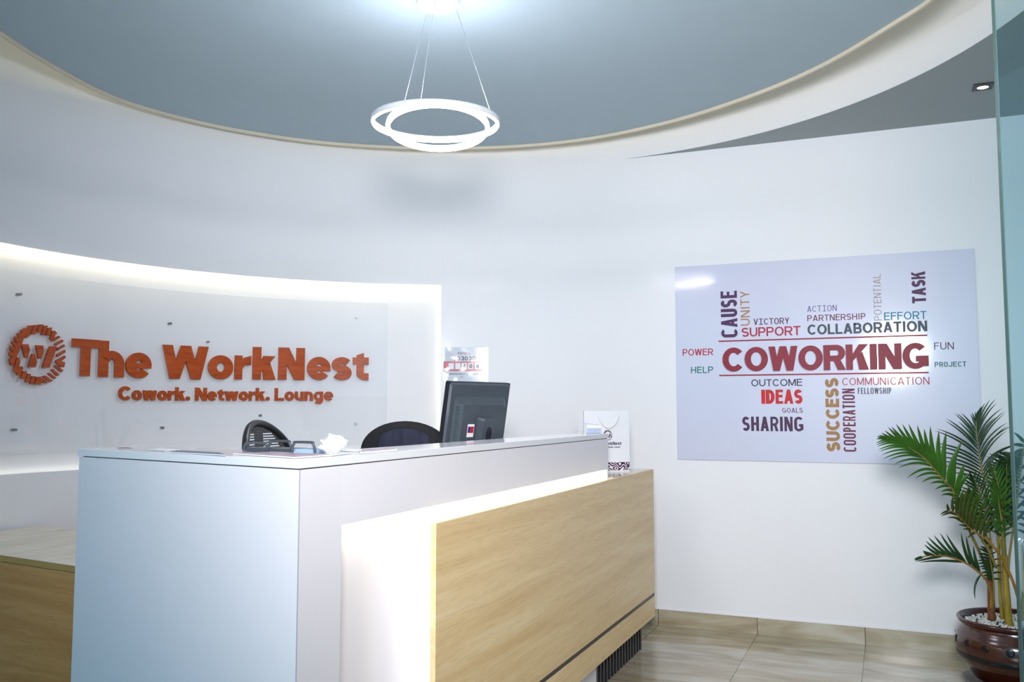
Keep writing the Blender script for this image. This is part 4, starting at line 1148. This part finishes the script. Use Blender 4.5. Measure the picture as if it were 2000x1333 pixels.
# clear card holder
kb = ct(1158, 848.5)
kh = empty('card_holder', kb, 'clear plastic card holder at the far end of the counter beside the gift bag', 'card holder')
kd = Vector((0.80, 0.60, 0)); kn = Vector((0.60, -0.80, 0))
b = MB(); b.extrude([(-0.036, 0.001), (0.036, 0.001), (0.030, 0.048), (-0.044, 0.056)], kb, kd, Vector((0, 0, 1)), kn, 0.0, 0.003)
b.extrude([(-0.036, 0.001), (0.036, 0.001), (0.036, 0.030), (-0.036, 0.030)], kb, kd, Vector((0, 0, 1)), kn, 0.020, 0.023)
b.extrude([(-0.036, 0.001), (0.036, 0.001), (0.036, 0.005), (-0.036, 0.005)], kb, kd, Vector((0, 0, 1)), kn, 0.003, 0.020)
b.build('holder', M['cardholder'], kh)
b = MB(); b.extrude([(-0.030, 0.006), (0.030, 0.006), (0.030, 0.042), (-0.034, 0.046)], kb, kd, Vector((0, 0, 1)), kn, 0.006, 0.016)
b.build('cards', mat('blue_white_cards', srgb(228, 231, 240), 0.4, noise=0.12, nscale=60), kh)

# ================================================================== GIFT BAG on the lower counter
g0 = on(1190, 922.4, 2, 1.0008); g1 = on(1230, 921.6, 2, 1.0008)
bd = (g1 - g0); bd.z = 0; bd.normalize(); bn = Vector((bd.y, -bd.x, 0))
gr = g1                                                  # right front bottom corner
BW, BH, BD_ = 0.262, 0.330, 0.10
bag = empty('gift_bag', (gr.x - bd.x * BW / 2, gr.y, 1.0), 'white paper gift bag with cord handles and printed emblem on the lower counter', 'bag')
zb_ = 1.0008
b = MB()
fl = gr - bd * BW; bl = fl - bn * BD_; br_ = gr - bn * BD_
k = 0.985
vs = [fl, gr, br_, bl]
topv = [fl + Vector((0, 0, BH)) - bn * 0.006, gr + Vector((0, 0, BH)) - bn * 0.006, br_ + Vector((0, 0, BH)) + bn * 0.006, bl + Vector((0, 0, BH)) + bn * 0.006]
gm0 = (gr + br_) / 2 - bd * 0.012; gm1 = (fl + bl) / 2 + bd * 0.012
th_ = 0.0012
b.add([v_ for v_ in vs] + topv + [gm0 + Vector((0, 0, BH)), gm1 + Vector((0, 0, BH)), gm0 + Vector((0, 0, BH * 0.35)), gm1 + Vector((0, 0, BH * 0.35))],
      [(0, 1, 2, 3), (0, 1, 5, 4), (2, 3, 7, 6), (1, 10, 8, 5), (1, 2, 10), (2, 6, 8, 10), (3, 11, 9, 7), (0, 3, 11), (0, 4, 9, 11)])
bo = b.build('bag_body', M['bag'], bag)
sm = bo.modifiers.new('thick', 'SOLIDIFY'); sm.thickness = 0.0012; sm.offset = 0
slope = (topv[0] - fl).normalized()
def bagf(u, v, d=0.0012): return fl + bd * u + slope * v + bn * d
for back in (0, 1):
    off = -bn * (BD_ - 0.010) if back else Vector((0, 0, 0))
    cu_ = BW * 0.53; hw_ = 0.062
    pts = [bagf(cu_ - hw_, BH - 0.028, 0.003), bagf(cu_ - hw_ * 0.82, BH - 0.055, 0.006), bagf(cu_ - hw_ * 0.45, BH - 0.082, 0.006), bagf(cu_, BH - 0.094, 0.006), bagf(cu_ + hw_ * 0.45, BH - 0.082, 0.006), bagf(cu_ + hw_ * 0.82, BH - 0.055, 0.006), bagf(cu_ + hw_, BH - 0.028, 0.003)]
    if back: pts = [p + off - bn * 0.004 + Vector((0, 0, 0)) for p in pts]
    hb = MB(); hb.tube(catmull(pts, 5), 0.0028, 8); hb.build('handle', M['cord'], bag)
FO = bagf(0, 0, 0.0); 
b = MB(); ecx, ecy, sc_ = BW * 0.515, BH * 0.60, 0.056 / 1100
for poly in EMB: b.flat([((x - 700) * sc_ + ecx, -(y - 690) * sc_ + ecy) for x, y in poly], FO, bd, slope, bn, 0.0014)
b.build('printed_emblem', ink('bag_plum', 70, 30, 70), bag)
b = MB()
for ch, polys in word('The WorkNest', BW * 0.515 - 0.080, BW * 0.515 + 0.080, BH * 0.44, BH * 0.44 + 0.018, 0.2, 0.10):
    for p in polys: b.flat(p, FO, bd, slope, bn, 0.0014)
b.build('printed_word', ink('bag_ink', 44, 38, 66), bag)
b = MB()
for i in range(24):
    u = BW * 0.515 - 0.08 + i * 0.0067
    if i % 6 == 5: continue
    b.flat([(u, BH * 0.395), (u + 0.0045, BH * 0.395), (u + 0.0045, BH * 0.395 + 0.006), (u, BH * 0.395 + 0.006)], FO, bd, slope, bn, 0.0014)
b.build('printed_line', ink('bag_ink', 44, 38, 66), bag)
pm = bpy.data.materials.new('bag_wavy_pattern'); pm.use_nodes = True; nt2 = pm.node_tree; pp = nt2.nodes['Principled BSDF']
tcn = nt2.nodes.new('ShaderNodeTexCoord'); wv = nt2.nodes.new('ShaderNodeTexNoise'); wv.inputs['Scale'].default_value = 26; wv.inputs['Detail'].default_value = 0
nt2.links.new(tcn.outputs['Object'], wv.inputs['Vector'])
ml = nt2.nodes.new('ShaderNodeMath'); ml.operation = 'MULTIPLY'; ml.inputs[1].default_value = 40; nt2.links.new(wv.outputs['Fac'], ml.inputs[0])
sn = nt2.nodes.new('ShaderNodeMath'); sn.operation = 'SINE'; nt2.links.new(ml.outputs[0], sn.inputs[0])
gt = nt2.nodes.new('ShaderNodeMath'); gt.operation = 'GREATER_THAN'; gt.inputs[1].default_value = -0.3; nt2.links.new(sn.outputs[0], gt.inputs[0])
mx2 = nt2.nodes.new('ShaderNodeMixRGB'); mx2.inputs[1].default_value = srgb(226, 222, 230); mx2.inputs[2].default_value = srgb(58, 22, 54); nt2.links.new(gt.outputs[0], mx2.inputs[0])
nt2.links.new(mx2.outputs[0], pp.inputs['Base Color']); setin(pp, 'Roughness', 0.4)
b = MB(); b.flat([(0.004, 0.008), (BW - 0.002, 0.008), (BW - 0.002, 0.052), (0.004, 0.052)], FO, bd, slope, bn, 0.0014); b.build('printed_pattern', pm, bag)

# ================================================================== POTTED PALM
PCX, PCY = 0.523, 5.016
PD = (Vector((PCX, PCY, 0)) - CAM).dot(FWD)
PDR = (Vector((PCX, PCY, 0.33)) - CAM).dot(FWD)
rimz = at(1985, 1209, PDR).z
s_ = PDR / FPX
plant = empty('potted_palm', (PCX, PCY, 0), 'feathery green potted palm in a round red brown clay pot by the glass door', 'potted plant')
RR = 0.262; zz = rimz
prof = [(0.001, 0.034), (0.17, 0.034), (0.19, 0.045), (0.225, 0.10), (0.262, zz - 0.19), (0.276, zz - 0.135), (0.274, zz - 0.10), (0.262, zz - 0.066), (0.259, zz - 0.064), (0.258, zz - 0.058), (0.251, zz - 0.052), (0.249, zz - 0.046), (0.245, zz - 0.040), (0.243, zz - 0.030)]
KS = 0.945
prof = [(r * KS, z) for r, z in prof]
b = MB(); b.lathe(prof, (PCX, PCY, 0), 72); pot = b.build('pot', M['terra'], plant)
prof2 = [(0.242, zz - 0.031), (0.256, zz - 0.022), (0.264, zz - 0.009), (0.262, zz - 0.001), (0.254, zz + 0.002), (0.244, zz - 0.003), (0.232, zz - 0.02), (0.228, zz - 0.05)]
prof2 = [(r * KS, z) for r, z in prof2]
b = MB(); b.lathe(prof2, (PCX, PCY, 0), 72); b.build('pot_rim', M['terrarim'], pot)
b = MB()
def pr_at(z):
    for (r0, z0), (r1, z1) in zip(prof[2:], prof[3:]):
        if z0 <= z <= z1: return r0 + (r1 - r0) * (z - z0) / (z1 - z0)
    return 0.2
zk = zz - 0.170
b.lathe([(pr_at(zk - 0.014) + 0.0005, zk - 0.014), (pr_at(zk - 0.007) + 0.003, zk - 0.007), (pr_at(zk + 0.007) + 0.003, zk + 0.007), (pr_at(zk + 0.014) + 0.0005, zk + 0.014)], (PCX, PCY, 0), 72)
b.build('painted_band', M['potblack'], pot)
cam_an = math.atan2(-PCY, -PCX)
zd = zz - 0.108
for k in range(15):
    a = cam_an + R(-76 + 24 * k)
    o = Vector((math.cos(a), math.sin(a), 0)); rr = pr_at(zd)
    bm = bmesh.new(); bmesh.ops.create_uvsphere(bm, u_segments=16, v_segments=10, radius=1)
    q = o.to_track_quat('X', 'Z')
    for v in bm.verts: v.co = q @ Vector((v.co.x * 0.004, v.co.y * 0.0195, v.co.z * 0.0195))
    me = bpy.data.meshes.new('painted_dot'); bm.to_mesh(me); bm.free(); me.materials.append(M['potblack'])
    for p in me.polygons: p.use_smooth = True
    ob = bpy.data.objects.new('painted_dot', me); C.objects.link(ob)
    ob.location = Vector((PCX, PCY, 0)) + o * rr + Vector((0, 0, zd))
    ob.parent = pot; ob.matrix_parent_inverse = wmat(pot).inverted()
b = MB(); b.lathe([(0.001, 0.0005), (0.20, 0.0005), (0.235, 0.03), (0.228, 0.032), (0.195, 0.012), (0.001, 0.012)], (PCX, PCY, 0), 56); b.build('saucer', M['terrarim'], plant)
b = MB(); b.lathe([(0.001, zz - 0.034), (0.216, zz - 0.034), (0.216, zz - 0.05), (0.001, zz - 0.05)], (PCX, PCY, 0), 48); b.build('soil', M['soil'], plant)
b = MB(); rs = random.Random(3)
for k in range(900):
    a = rs.uniform(0, 2 * math.pi); r_ = 0.208 * math.sqrt(rs.random())
    c_ = Vector((PCX + r_ * math.cos(a), PCY + r_ * math.sin(a), zz - 0.030 + rs.uniform(0, 0.012)))
    s0 = rs.uniform(0.004, 0.0085)
    ax_ = Vector((rs.uniform(-1, 1), rs.uniform(-1, 1), rs.uniform(-1, 1))).normalized(); q = ax_.to_track_quat('Z', 'Y')
    vs = [c_ + q @ (Vector(v_) * s0) for v_ in ((1.2, 0, 0), (-1.1, 0, 0), (0, 1, 0), (0, -1, 0), (0, 0, .8), (0, 0, -.8), (.7, .7, .4), (-.7, .6, .4))]
    b.add(vs[:6], [(0, 2, 4), (2, 1, 4), (1, 3, 4), (3, 0, 4), (2, 0, 5), (1, 2, 5), (3, 1, 5), (0, 3, 5)])
pb_ = b.build('pebbles', M['pebble'], plant); pb_['kind'] = 'stuff'
# ---- stems and fronds; plan drawn on the plane through the pot, then pushed in depth
def pp3(px, py, dd=0.0): return at(px, py, PDR + dd)
def stalk(name, pts, rad, m, parent):
    P = catmull([pp3(*p) for p in pts], 6)
    n_ = len(P)
    b = MB(); b.tube(P, [rad[0] + (rad[1] - rad[0]) * i / (n_ - 1) for i in range(n_)], 8)
    return b.build(name, m, parent)
stalk('cane', [(1937, 1212, 0.03), (1936, 1180, 0.03), (1935, 1150, 0.03), (1934, 1120, 0.03), (1936, 1085, 0.04)], (0.0185, 0.012), M['trunkA'], plant)
stalk('cane', [(1972, 1226, -0.05), (1969, 1200, -0.05), (1966, 1160, -0.05), (1963, 1120, -0.05), (1962, 1085, -0.05)], (0.018, 0.013), M['trunkB'], plant)
stalk('cane', [(1998, 1215, 0.06), (2002, 1150, 0.06), (2010, 1080, 0.06)], (0.015, 0.011), M['trunkB'], plant)
stalk('cane', [(1958, 1212, 0.09), (1953, 1150, 0.09), (1951, 1090, 0.09), (1948, 1030, 0.09)], (0.010, 0.007), M['trunkB'], plant)
def leaflet(mb, b0, c0, tip, wpx, d0, d1):
    n_ = 8; w3 = wpx * s_ / 2
    b0, c0, tip = Vector(b0), Vector(c0), Vector(tip)
    rows = []
    for i in range(n_ + 1):
        t = i / n_
        p = b0 * (1 - t) ** 2 + c0 * (2 * t * (1 - t)) + tip * t * t
        tg = ((c0 - b0) * (1 - t) + (tip - c0) * t)
        tg = tg.normalized() if tg.length > 1e-6 else Vector((1, 0))
        nr = Vector((-tg.y, tg.x))
        w_ = wpx / 2 * min(1.0, 0.35 + 3.2 * t) * (1 - t ** 2.2) ** 0.8 + 0.12
        dd = d0 + (d1 - d0) * t
        rows.append((pp3(p.x + nr.x * w_, p.y + nr.y * w_, dd + 0.006), pp3(p.x, p.y, dd), pp3(p.x - nr.x * w_, p.y - nr.y * w_, dd + 0.006)))
    vs = [v_ for r_ in rows for v_ in r_]
    fs = []
    for i in range(n_):
        for k_ in range(2): fs.append((i * 3 + k_, i * 3 + k_ + 1, (i + 1) * 3 + k_ + 1, (i + 1) * 3 + k_))
    mb.add(vs, fs, True)
def poly_at(pts, t):
    """pts = 2-D polyline, t = 0..1 by length -> point, tangent"""
    ls = [(pts[i + 1] - pts[i]).length for i in range(len(pts) - 1)]; T = sum(ls) * t; i = 0
    while i < len(ls) - 1 and T > ls[i]: T -= ls[i]; i += 1
    d = pts[i + 1] - pts[i]
    return pts[i] + d * (T / ls[i]), d.normalized()
def dense(tips):
    out = [tips[0]]
    for a, b_ in zip(tips[:-1], tips[1:]):
        out += [((a[0] + b_[0]) / 2 + random.uniform(-3, 3), (a[1] + b_[1]) / 2 + random.uniform(-3, 3)), b_]
    return out
def frond(rach, petiole, tipsA, tipsB, tA, tB, kA, kB, wA, wB, m, mr, d0=0.0, d1=0.0, spreadA=-0.03, spreadB=0.03, rad=(0.006, 0.002), end=None):
    """rach: pixel points base->tip carrying leaflets; petiole: points from cane to the rachis base; tips listed tip->base of the rachis"""
    P2 = [Vector((p.x, p.y)) for p in catmull([Vector((x, y, 0)) for x, y in rach], 6)]
    full = petiole + rach
    n_ = len(full)
    r_ = stalk('frond', [(x, y, d0 + (d1 - d0) * i / (n_ - 1)) for i, (x, y) in enumerate(full)], rad, mr, plant)
    pf = len(petiole) / n_
    mb = MB()
    for tips, (ta, tb), k_, w_, sp in ((tipsA, tA, kA, wA, spreadA), (tipsB, tB, kB, wB, spreadB)):
        for i, tp_ in enumerate(tips):
            t = ta + (tb - ta) * (i / max(1, len(tips) - 1))
            p, tg = poly_at(P2, t)
            tip = Vector(tp_); L = (tip - p).length
            c0 = p + ((tip - p).normalized() * (1 - k_) + tg * k_).normalized() * L * 0.5
            dd = d0 + (d1 - d0) * (pf + (1 - pf) * t)
            leaflet(mb, p, c0, tip, w_[0] + (w_[1] - w_[0]) * i / max(1, len(tips) - 1), dd, dd + sp * (0.6 + 0.8 * random.random()))
    mb.build('leaflets', m, r_)
    return r_
# F1: big bright frond arching left
frond([(1874, 996), (1860, 956), (1848, 944), (1827.6, 920), (1803.5, 894), (1774, 873.5), (1743, 859.7), (1728, 857)],
      [(1934, 1135), (1924, 1105), (1912, 1077), (1894.6, 1040.5), (1882, 1012)],
      [(1712.6, 853), (1716, 850), (1721, 845.6), (1727.8, 841.4), (1734.7, 834.6), (1741, 833.5), (1750, 828.3), (1762.5, 828.8), (1774.6, 828.3), (1791.4, 830.4), (1805, 837.7), (1817, 832.5), (1834, 841), (1848.6, 842.5), (1880, 861), (1868, 884), (1893, 925), (1884, 905)],
      [(1711.5, 858), (1711, 866.6), (1711.5, 870), (1713, 873), (1714.7, 879.8), (1717, 883), (1721.5, 889.7), (1724, 897.6), (1734, 900), (1745, 908), (1753.5, 915), (1771.6, 934.7), (1788, 934.7), (1800, 942.5), (1817, 945), (1826, 957), (1837, 961.5), (1838, 968)],
      (0.98, 0.10), (0.99, 0.12), 0.22, 0.62, (5.0, 15.0), (4.0, 6.5), M['leaf'], M['rachis'], 0.03, -0.22, -0.05, -0.03, (0.008, 0.002))
# F2: upright frond
frond([(1925.7, 963.7), (1922.4, 942), (1917, 916.5), (1914, 899.7), (1911.4, 880.8), (1907.8, 854.5), (1907, 833.5), (1908, 815)],
      [(1962, 1085), (1950, 1050), (1938, 1010), (1931, 985)],
      [(1909, 803), (1904, 805), (1898, 806), (1895, 809), (1877, 807), (1868, 807), (1864, 808), (1871.5, 824), (1848, 818), (1846, 822.5), (1830, 838), (1826, 842), (1825, 866), (1826, 872), (1828, 882), (1830, 892), (1834, 901), (1840, 911), (1856, 924), (1870, 932), (1884, 944)],
      [(1916, 795), (1918, 793.6), (1924, 787), (1934, 781), (1945, 779.4), (1947, 787), (1957.6, 798), (1945, 815), (1962, 804), (1963, 808), (1967.6, 826), (1977.6, 831.4), (1968, 832), (1966, 842), (1997, 867), (1988, 869), (1968, 880), (1960, 893)],
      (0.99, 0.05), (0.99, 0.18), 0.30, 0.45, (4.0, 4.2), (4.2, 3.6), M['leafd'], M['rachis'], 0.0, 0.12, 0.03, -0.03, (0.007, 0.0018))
# F3: low frond to the left
frond([(1926, 1133), (1914, 1120.5), (1888.8, 1102), (1857.6, 1089.3), (1838, 1086.3), (1814.6, 1086), (1800, 1089)],
      [(1936, 1190), (1937, 1165), (1932, 1148)],
      [(1786, 1096), (1803, 1078), (1802, 1076), (1805, 1064), (1808, 1057), (1812, 1049), (1823.5, 1045.5), (1836, 1041.5), (1848, 1043), (1877, 1039.5), (1887, 1046), (1901, 1066)],
      [(1785, 1093), (1788, 1098), (1795, 1099), (1905, 1172)],
      (0.97, 0.12), (0.98, 0.1), 0.28, 0.35, (5, 7.5), (6, 5), M['leafd'], M['rachisO'], 0.0, -0.16, -0.02, -0.02, (0.007, 0.003))
# F4: orange stalk, bushy drooping frond in the middle
frond([(1926, 1054), (1896.6, 1034.6), (1880, 1018), (1866, 1003), (1852, 998)],
      [(1994, 1190), (1988, 1167), (1975, 1128), (1955, 1089), (1940, 1068)],
      ([(1850, 984), (1862, 968), (1872, 958), (1884, 952), (1894, 945), (1903, 950), (1912, 960), (1915, 975), (1925, 985), (1932, 1000), (1938, 1012)]),
      [(1836, 1006), (1838, 1009), (1848, 1002), (1850, 1012), (1866, 1014), (1872, 1026), (1880, 1034), (1890, 1052)],
      (0.98, 0.05), (0.98, 0.25), 0.25, 0.40, (6, 8), (4, 5), M['leafo'], M['rachisO'], -0.12, -0.20, -0.05, -0.04, (0.0075, 0.003))
# F5: dark frond on the right, reaching behind the glass door
frond([(1978, 1040), (1986, 985), (1993, 930), (1998, 890), (2001, 862)],
      [(1968, 1130), (1971, 1090)],
      dense([(1980, 845), (1972, 893), (1962, 888), (1951, 884), (1938, 886), (1926, 892), (1923, 903), (1920, 917), (1921, 932), (1924, 945), (1928, 958), (1936, 975), (1940, 990), (1948, 1005)]),
      [(2015, 850), (2025, 865), (2030, 885), (2035, 905), (2036, 930), (2034, 955), (2030, 980)],
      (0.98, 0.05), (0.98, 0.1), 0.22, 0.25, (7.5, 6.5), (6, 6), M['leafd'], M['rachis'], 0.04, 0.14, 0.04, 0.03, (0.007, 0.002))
# F6: short frond facing the room in the centre
frond([(1958, 1040), (1955, 1010), (1951, 985), (1949, 965)],
      [(1963, 1120), (1961, 1080)],
      dense([(1944, 945), (1934, 955), (1926, 972), (1930, 1000), (1936, 1028), (1942, 1036)]),
      [(1956, 945), (1968, 958), (1976, 978), (1974, 1006), (1966, 1030), (1955, 1042)],
      (0.97, 0.15), (0.97, 0.15), 0.15, 0.15, (8, 11), (8, 11), M['leaf'], M['rachis'], -0.05, -0.12, -0.05, -0.05, (0.006, 0.003))
# F7: small fronds low between the canes
frond([(1941, 1140), (1938, 1118), (1934, 1095), (1930, 1075), (1928, 1062)],
      [(1938, 1195), (1941, 1165)],
      dense([(1920, 1052), (1914, 1068), (1910, 1082), (1909, 1096), (1912, 1108), (1915, 1120), (1919, 1132)]),
      [(1934, 1050), (1942, 1062), (1948, 1078), (1953, 1092), (1957, 1106), (1959, 1120), (1958, 1134)],
      (0.97, 0.1), (0.97, 0.1), 0.28, 0.28, (5, 6), (4, 4), M['leafd'], M['rachis'], 0.0, -0.06, -0.03, 0.03, (0.005, 0.002))
# F8: frond seen mostly through the glass
frond([(2002, 1060), (2012, 1000), (2022, 940), (2030, 890)],
      [(2002, 1200), (2001, 1130)],
      dense([(2020, 870), (2005, 905), (1996, 930), (1990, 955), (1986, 985), (1984, 1010), (1984, 1035)]),
      [(2045, 880), (2055, 910), (2060, 945), (2058, 980), (2050, 1015)],
      (0.97, 0.1), (0.97, 0.1), 0.25, 0.25, (6, 6), (6, 6), M['leafd'], M['rachis'], 0.08, 0.10, 0.03, 0.03, (0.006, 0.002))
# F9: short leaves through the middle gap
frond([(1925, 1040), (1916, 1010), (1906, 985), (1898, 968)],
      [(1936, 1090), (1932, 1065)],
      dense([(1890, 950), (1884, 962), (1878, 976), (1876, 990), (1880, 1003)]),
      [(1908, 952), (1918, 962), (1928, 978), (1936, 996), (1940, 1014)],
      (0.97, 0.1), (0.97, 0.1), 0.2, 0.2, (8, 9), (8, 9), M['leaf'], M['rachis'], -0.02, -0.10, -0.05, -0.05, (0.006, 0.002))

# F10: dark drooping mass between the canes, right of the middle
frond([(1962, 1010), (1964, 970), (1966, 935), (1966, 905)],
      [(1964, 1090), (1962, 1045)],
      dense([(1955, 890), (1944, 900), (1936, 915), (1932, 935), (1934, 955), (1938, 978), (1943, 1000), (1946, 1022)]),
      dense([(1974, 888), (1984, 900), (1990, 918), (1992, 940), (1990, 962), (1986, 985), (1982, 1010), (1976, 1030)]),
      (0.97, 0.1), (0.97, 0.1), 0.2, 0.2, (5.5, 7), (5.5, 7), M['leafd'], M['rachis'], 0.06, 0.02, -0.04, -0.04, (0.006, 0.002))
# F12: upright frond in the middle, leaning left
frond([(1934, 1050), (1925, 1000), (1913, 960), (1901, 935)],
      [(1938, 1120), (1937, 1080)],
      dense([(1890, 918), (1880, 926), (1874, 940), (1870, 956), (1872, 974), (1878, 992), (1886, 1012), (1894, 1030)]),
      dense([(1908, 918), (1918, 924), (1928, 936), (1936, 952), (1944, 972), (1949, 994), (1951, 1016)]),
      (0.98, 0.08), (0.98, 0.08), 0.25, 0.25, (4, 6), (4, 6), M['leafd'], M['rachis'], 0.05, 0.0, -0.04, 0.02, (0.006, 0.002))
# F13: upright frond right of the middle
frond([(1957, 1060), (1958, 1005), (1951, 955), (1941, 920)],
      [(1962, 1130), (1959, 1095)],
      dense([(1930, 905), (1920, 914), (1914, 930), (1914, 950), (1918, 972), (1924, 996), (1930, 1018), (1934, 1036)]),
      dense([(1950, 902), (1962, 908), (1972, 922), (1980, 942), (1985, 966), (1987, 992), (1984, 1018), (1980, 1040)]),
      (0.98, 0.08), (0.98, 0.08), 0.25, 0.25, (4.5, 6), (4.5, 6), M['leaf'], M['rachis'], 0.0, -0.04, -0.03, 0.03, (0.006, 0.002))
# F11: olive fan in front of the stems
frond([(1908, 1040), (1896, 1012), (1884, 990), (1874, 976)],
      [(1946, 1110), (1928, 1070)],
      dense([(1862, 966), (1856, 978), (1858, 990), (1864, 1000), (1872, 1010), (1880, 1022)]),
      dense([(1882, 958), (1894, 966), (1904, 978), (1914, 992), (1924, 1008), (1930, 1024), (1934, 1040)]),
      (0.97, 0.1), (0.97, 0.1), 0.2, 0.2, (5.5, 7), (5.5, 7), M['leaf'], M['rachis'], -0.06, -0.16, -0.04, -0.04, (0.006, 0.002))

# ================================================================== GLASS DOOR
dr = bpy.data.objects.new('door_1', None); C.objects.link(dr); dr.location = (0.1745, 1.6, 0); dr['kind'] = 'structure'
ge = Vector((0.94, 0.342, 0)).normalized(); gn = Vector((ge.y, -ge.x, 0)); go = Vector((0.1745, 1.6, 0))
b = MB(); b.extrude([(0.0015, 0.012), (0.95, 0.012), (0.95, 2.40), (0.0015, 2.40)], go, ge, Vector((0, 0, 1)), gn, -0.005, 0.005); b.build('glass_panel', M['glass'], dr)
b = MB(); b.extrude([(0, 0.012), (0.0013, 0.012), (0.0013, 2.40), (0, 2.40)], go, ge, Vector((0, 0, 1)), gn, -0.005, 0.005); b.build('glass_edge', M['glassedge'], dr)
hz1, hz0 = on(1995, 1052, 1, 1.6).z, on(1995, 1172, 1, 1.6).z
b = MB()
for sgn_ in (1, -1):
    b.extrude(rrect(0.014, 0.16, hz0, hz1, 0.012), go, ge, Vector((0, 0, 1)), gn, 0.0055 * sgn_, 0.018 * sgn_)
b.build('door_lock', M['chrome'], dr, bevel=0.003)
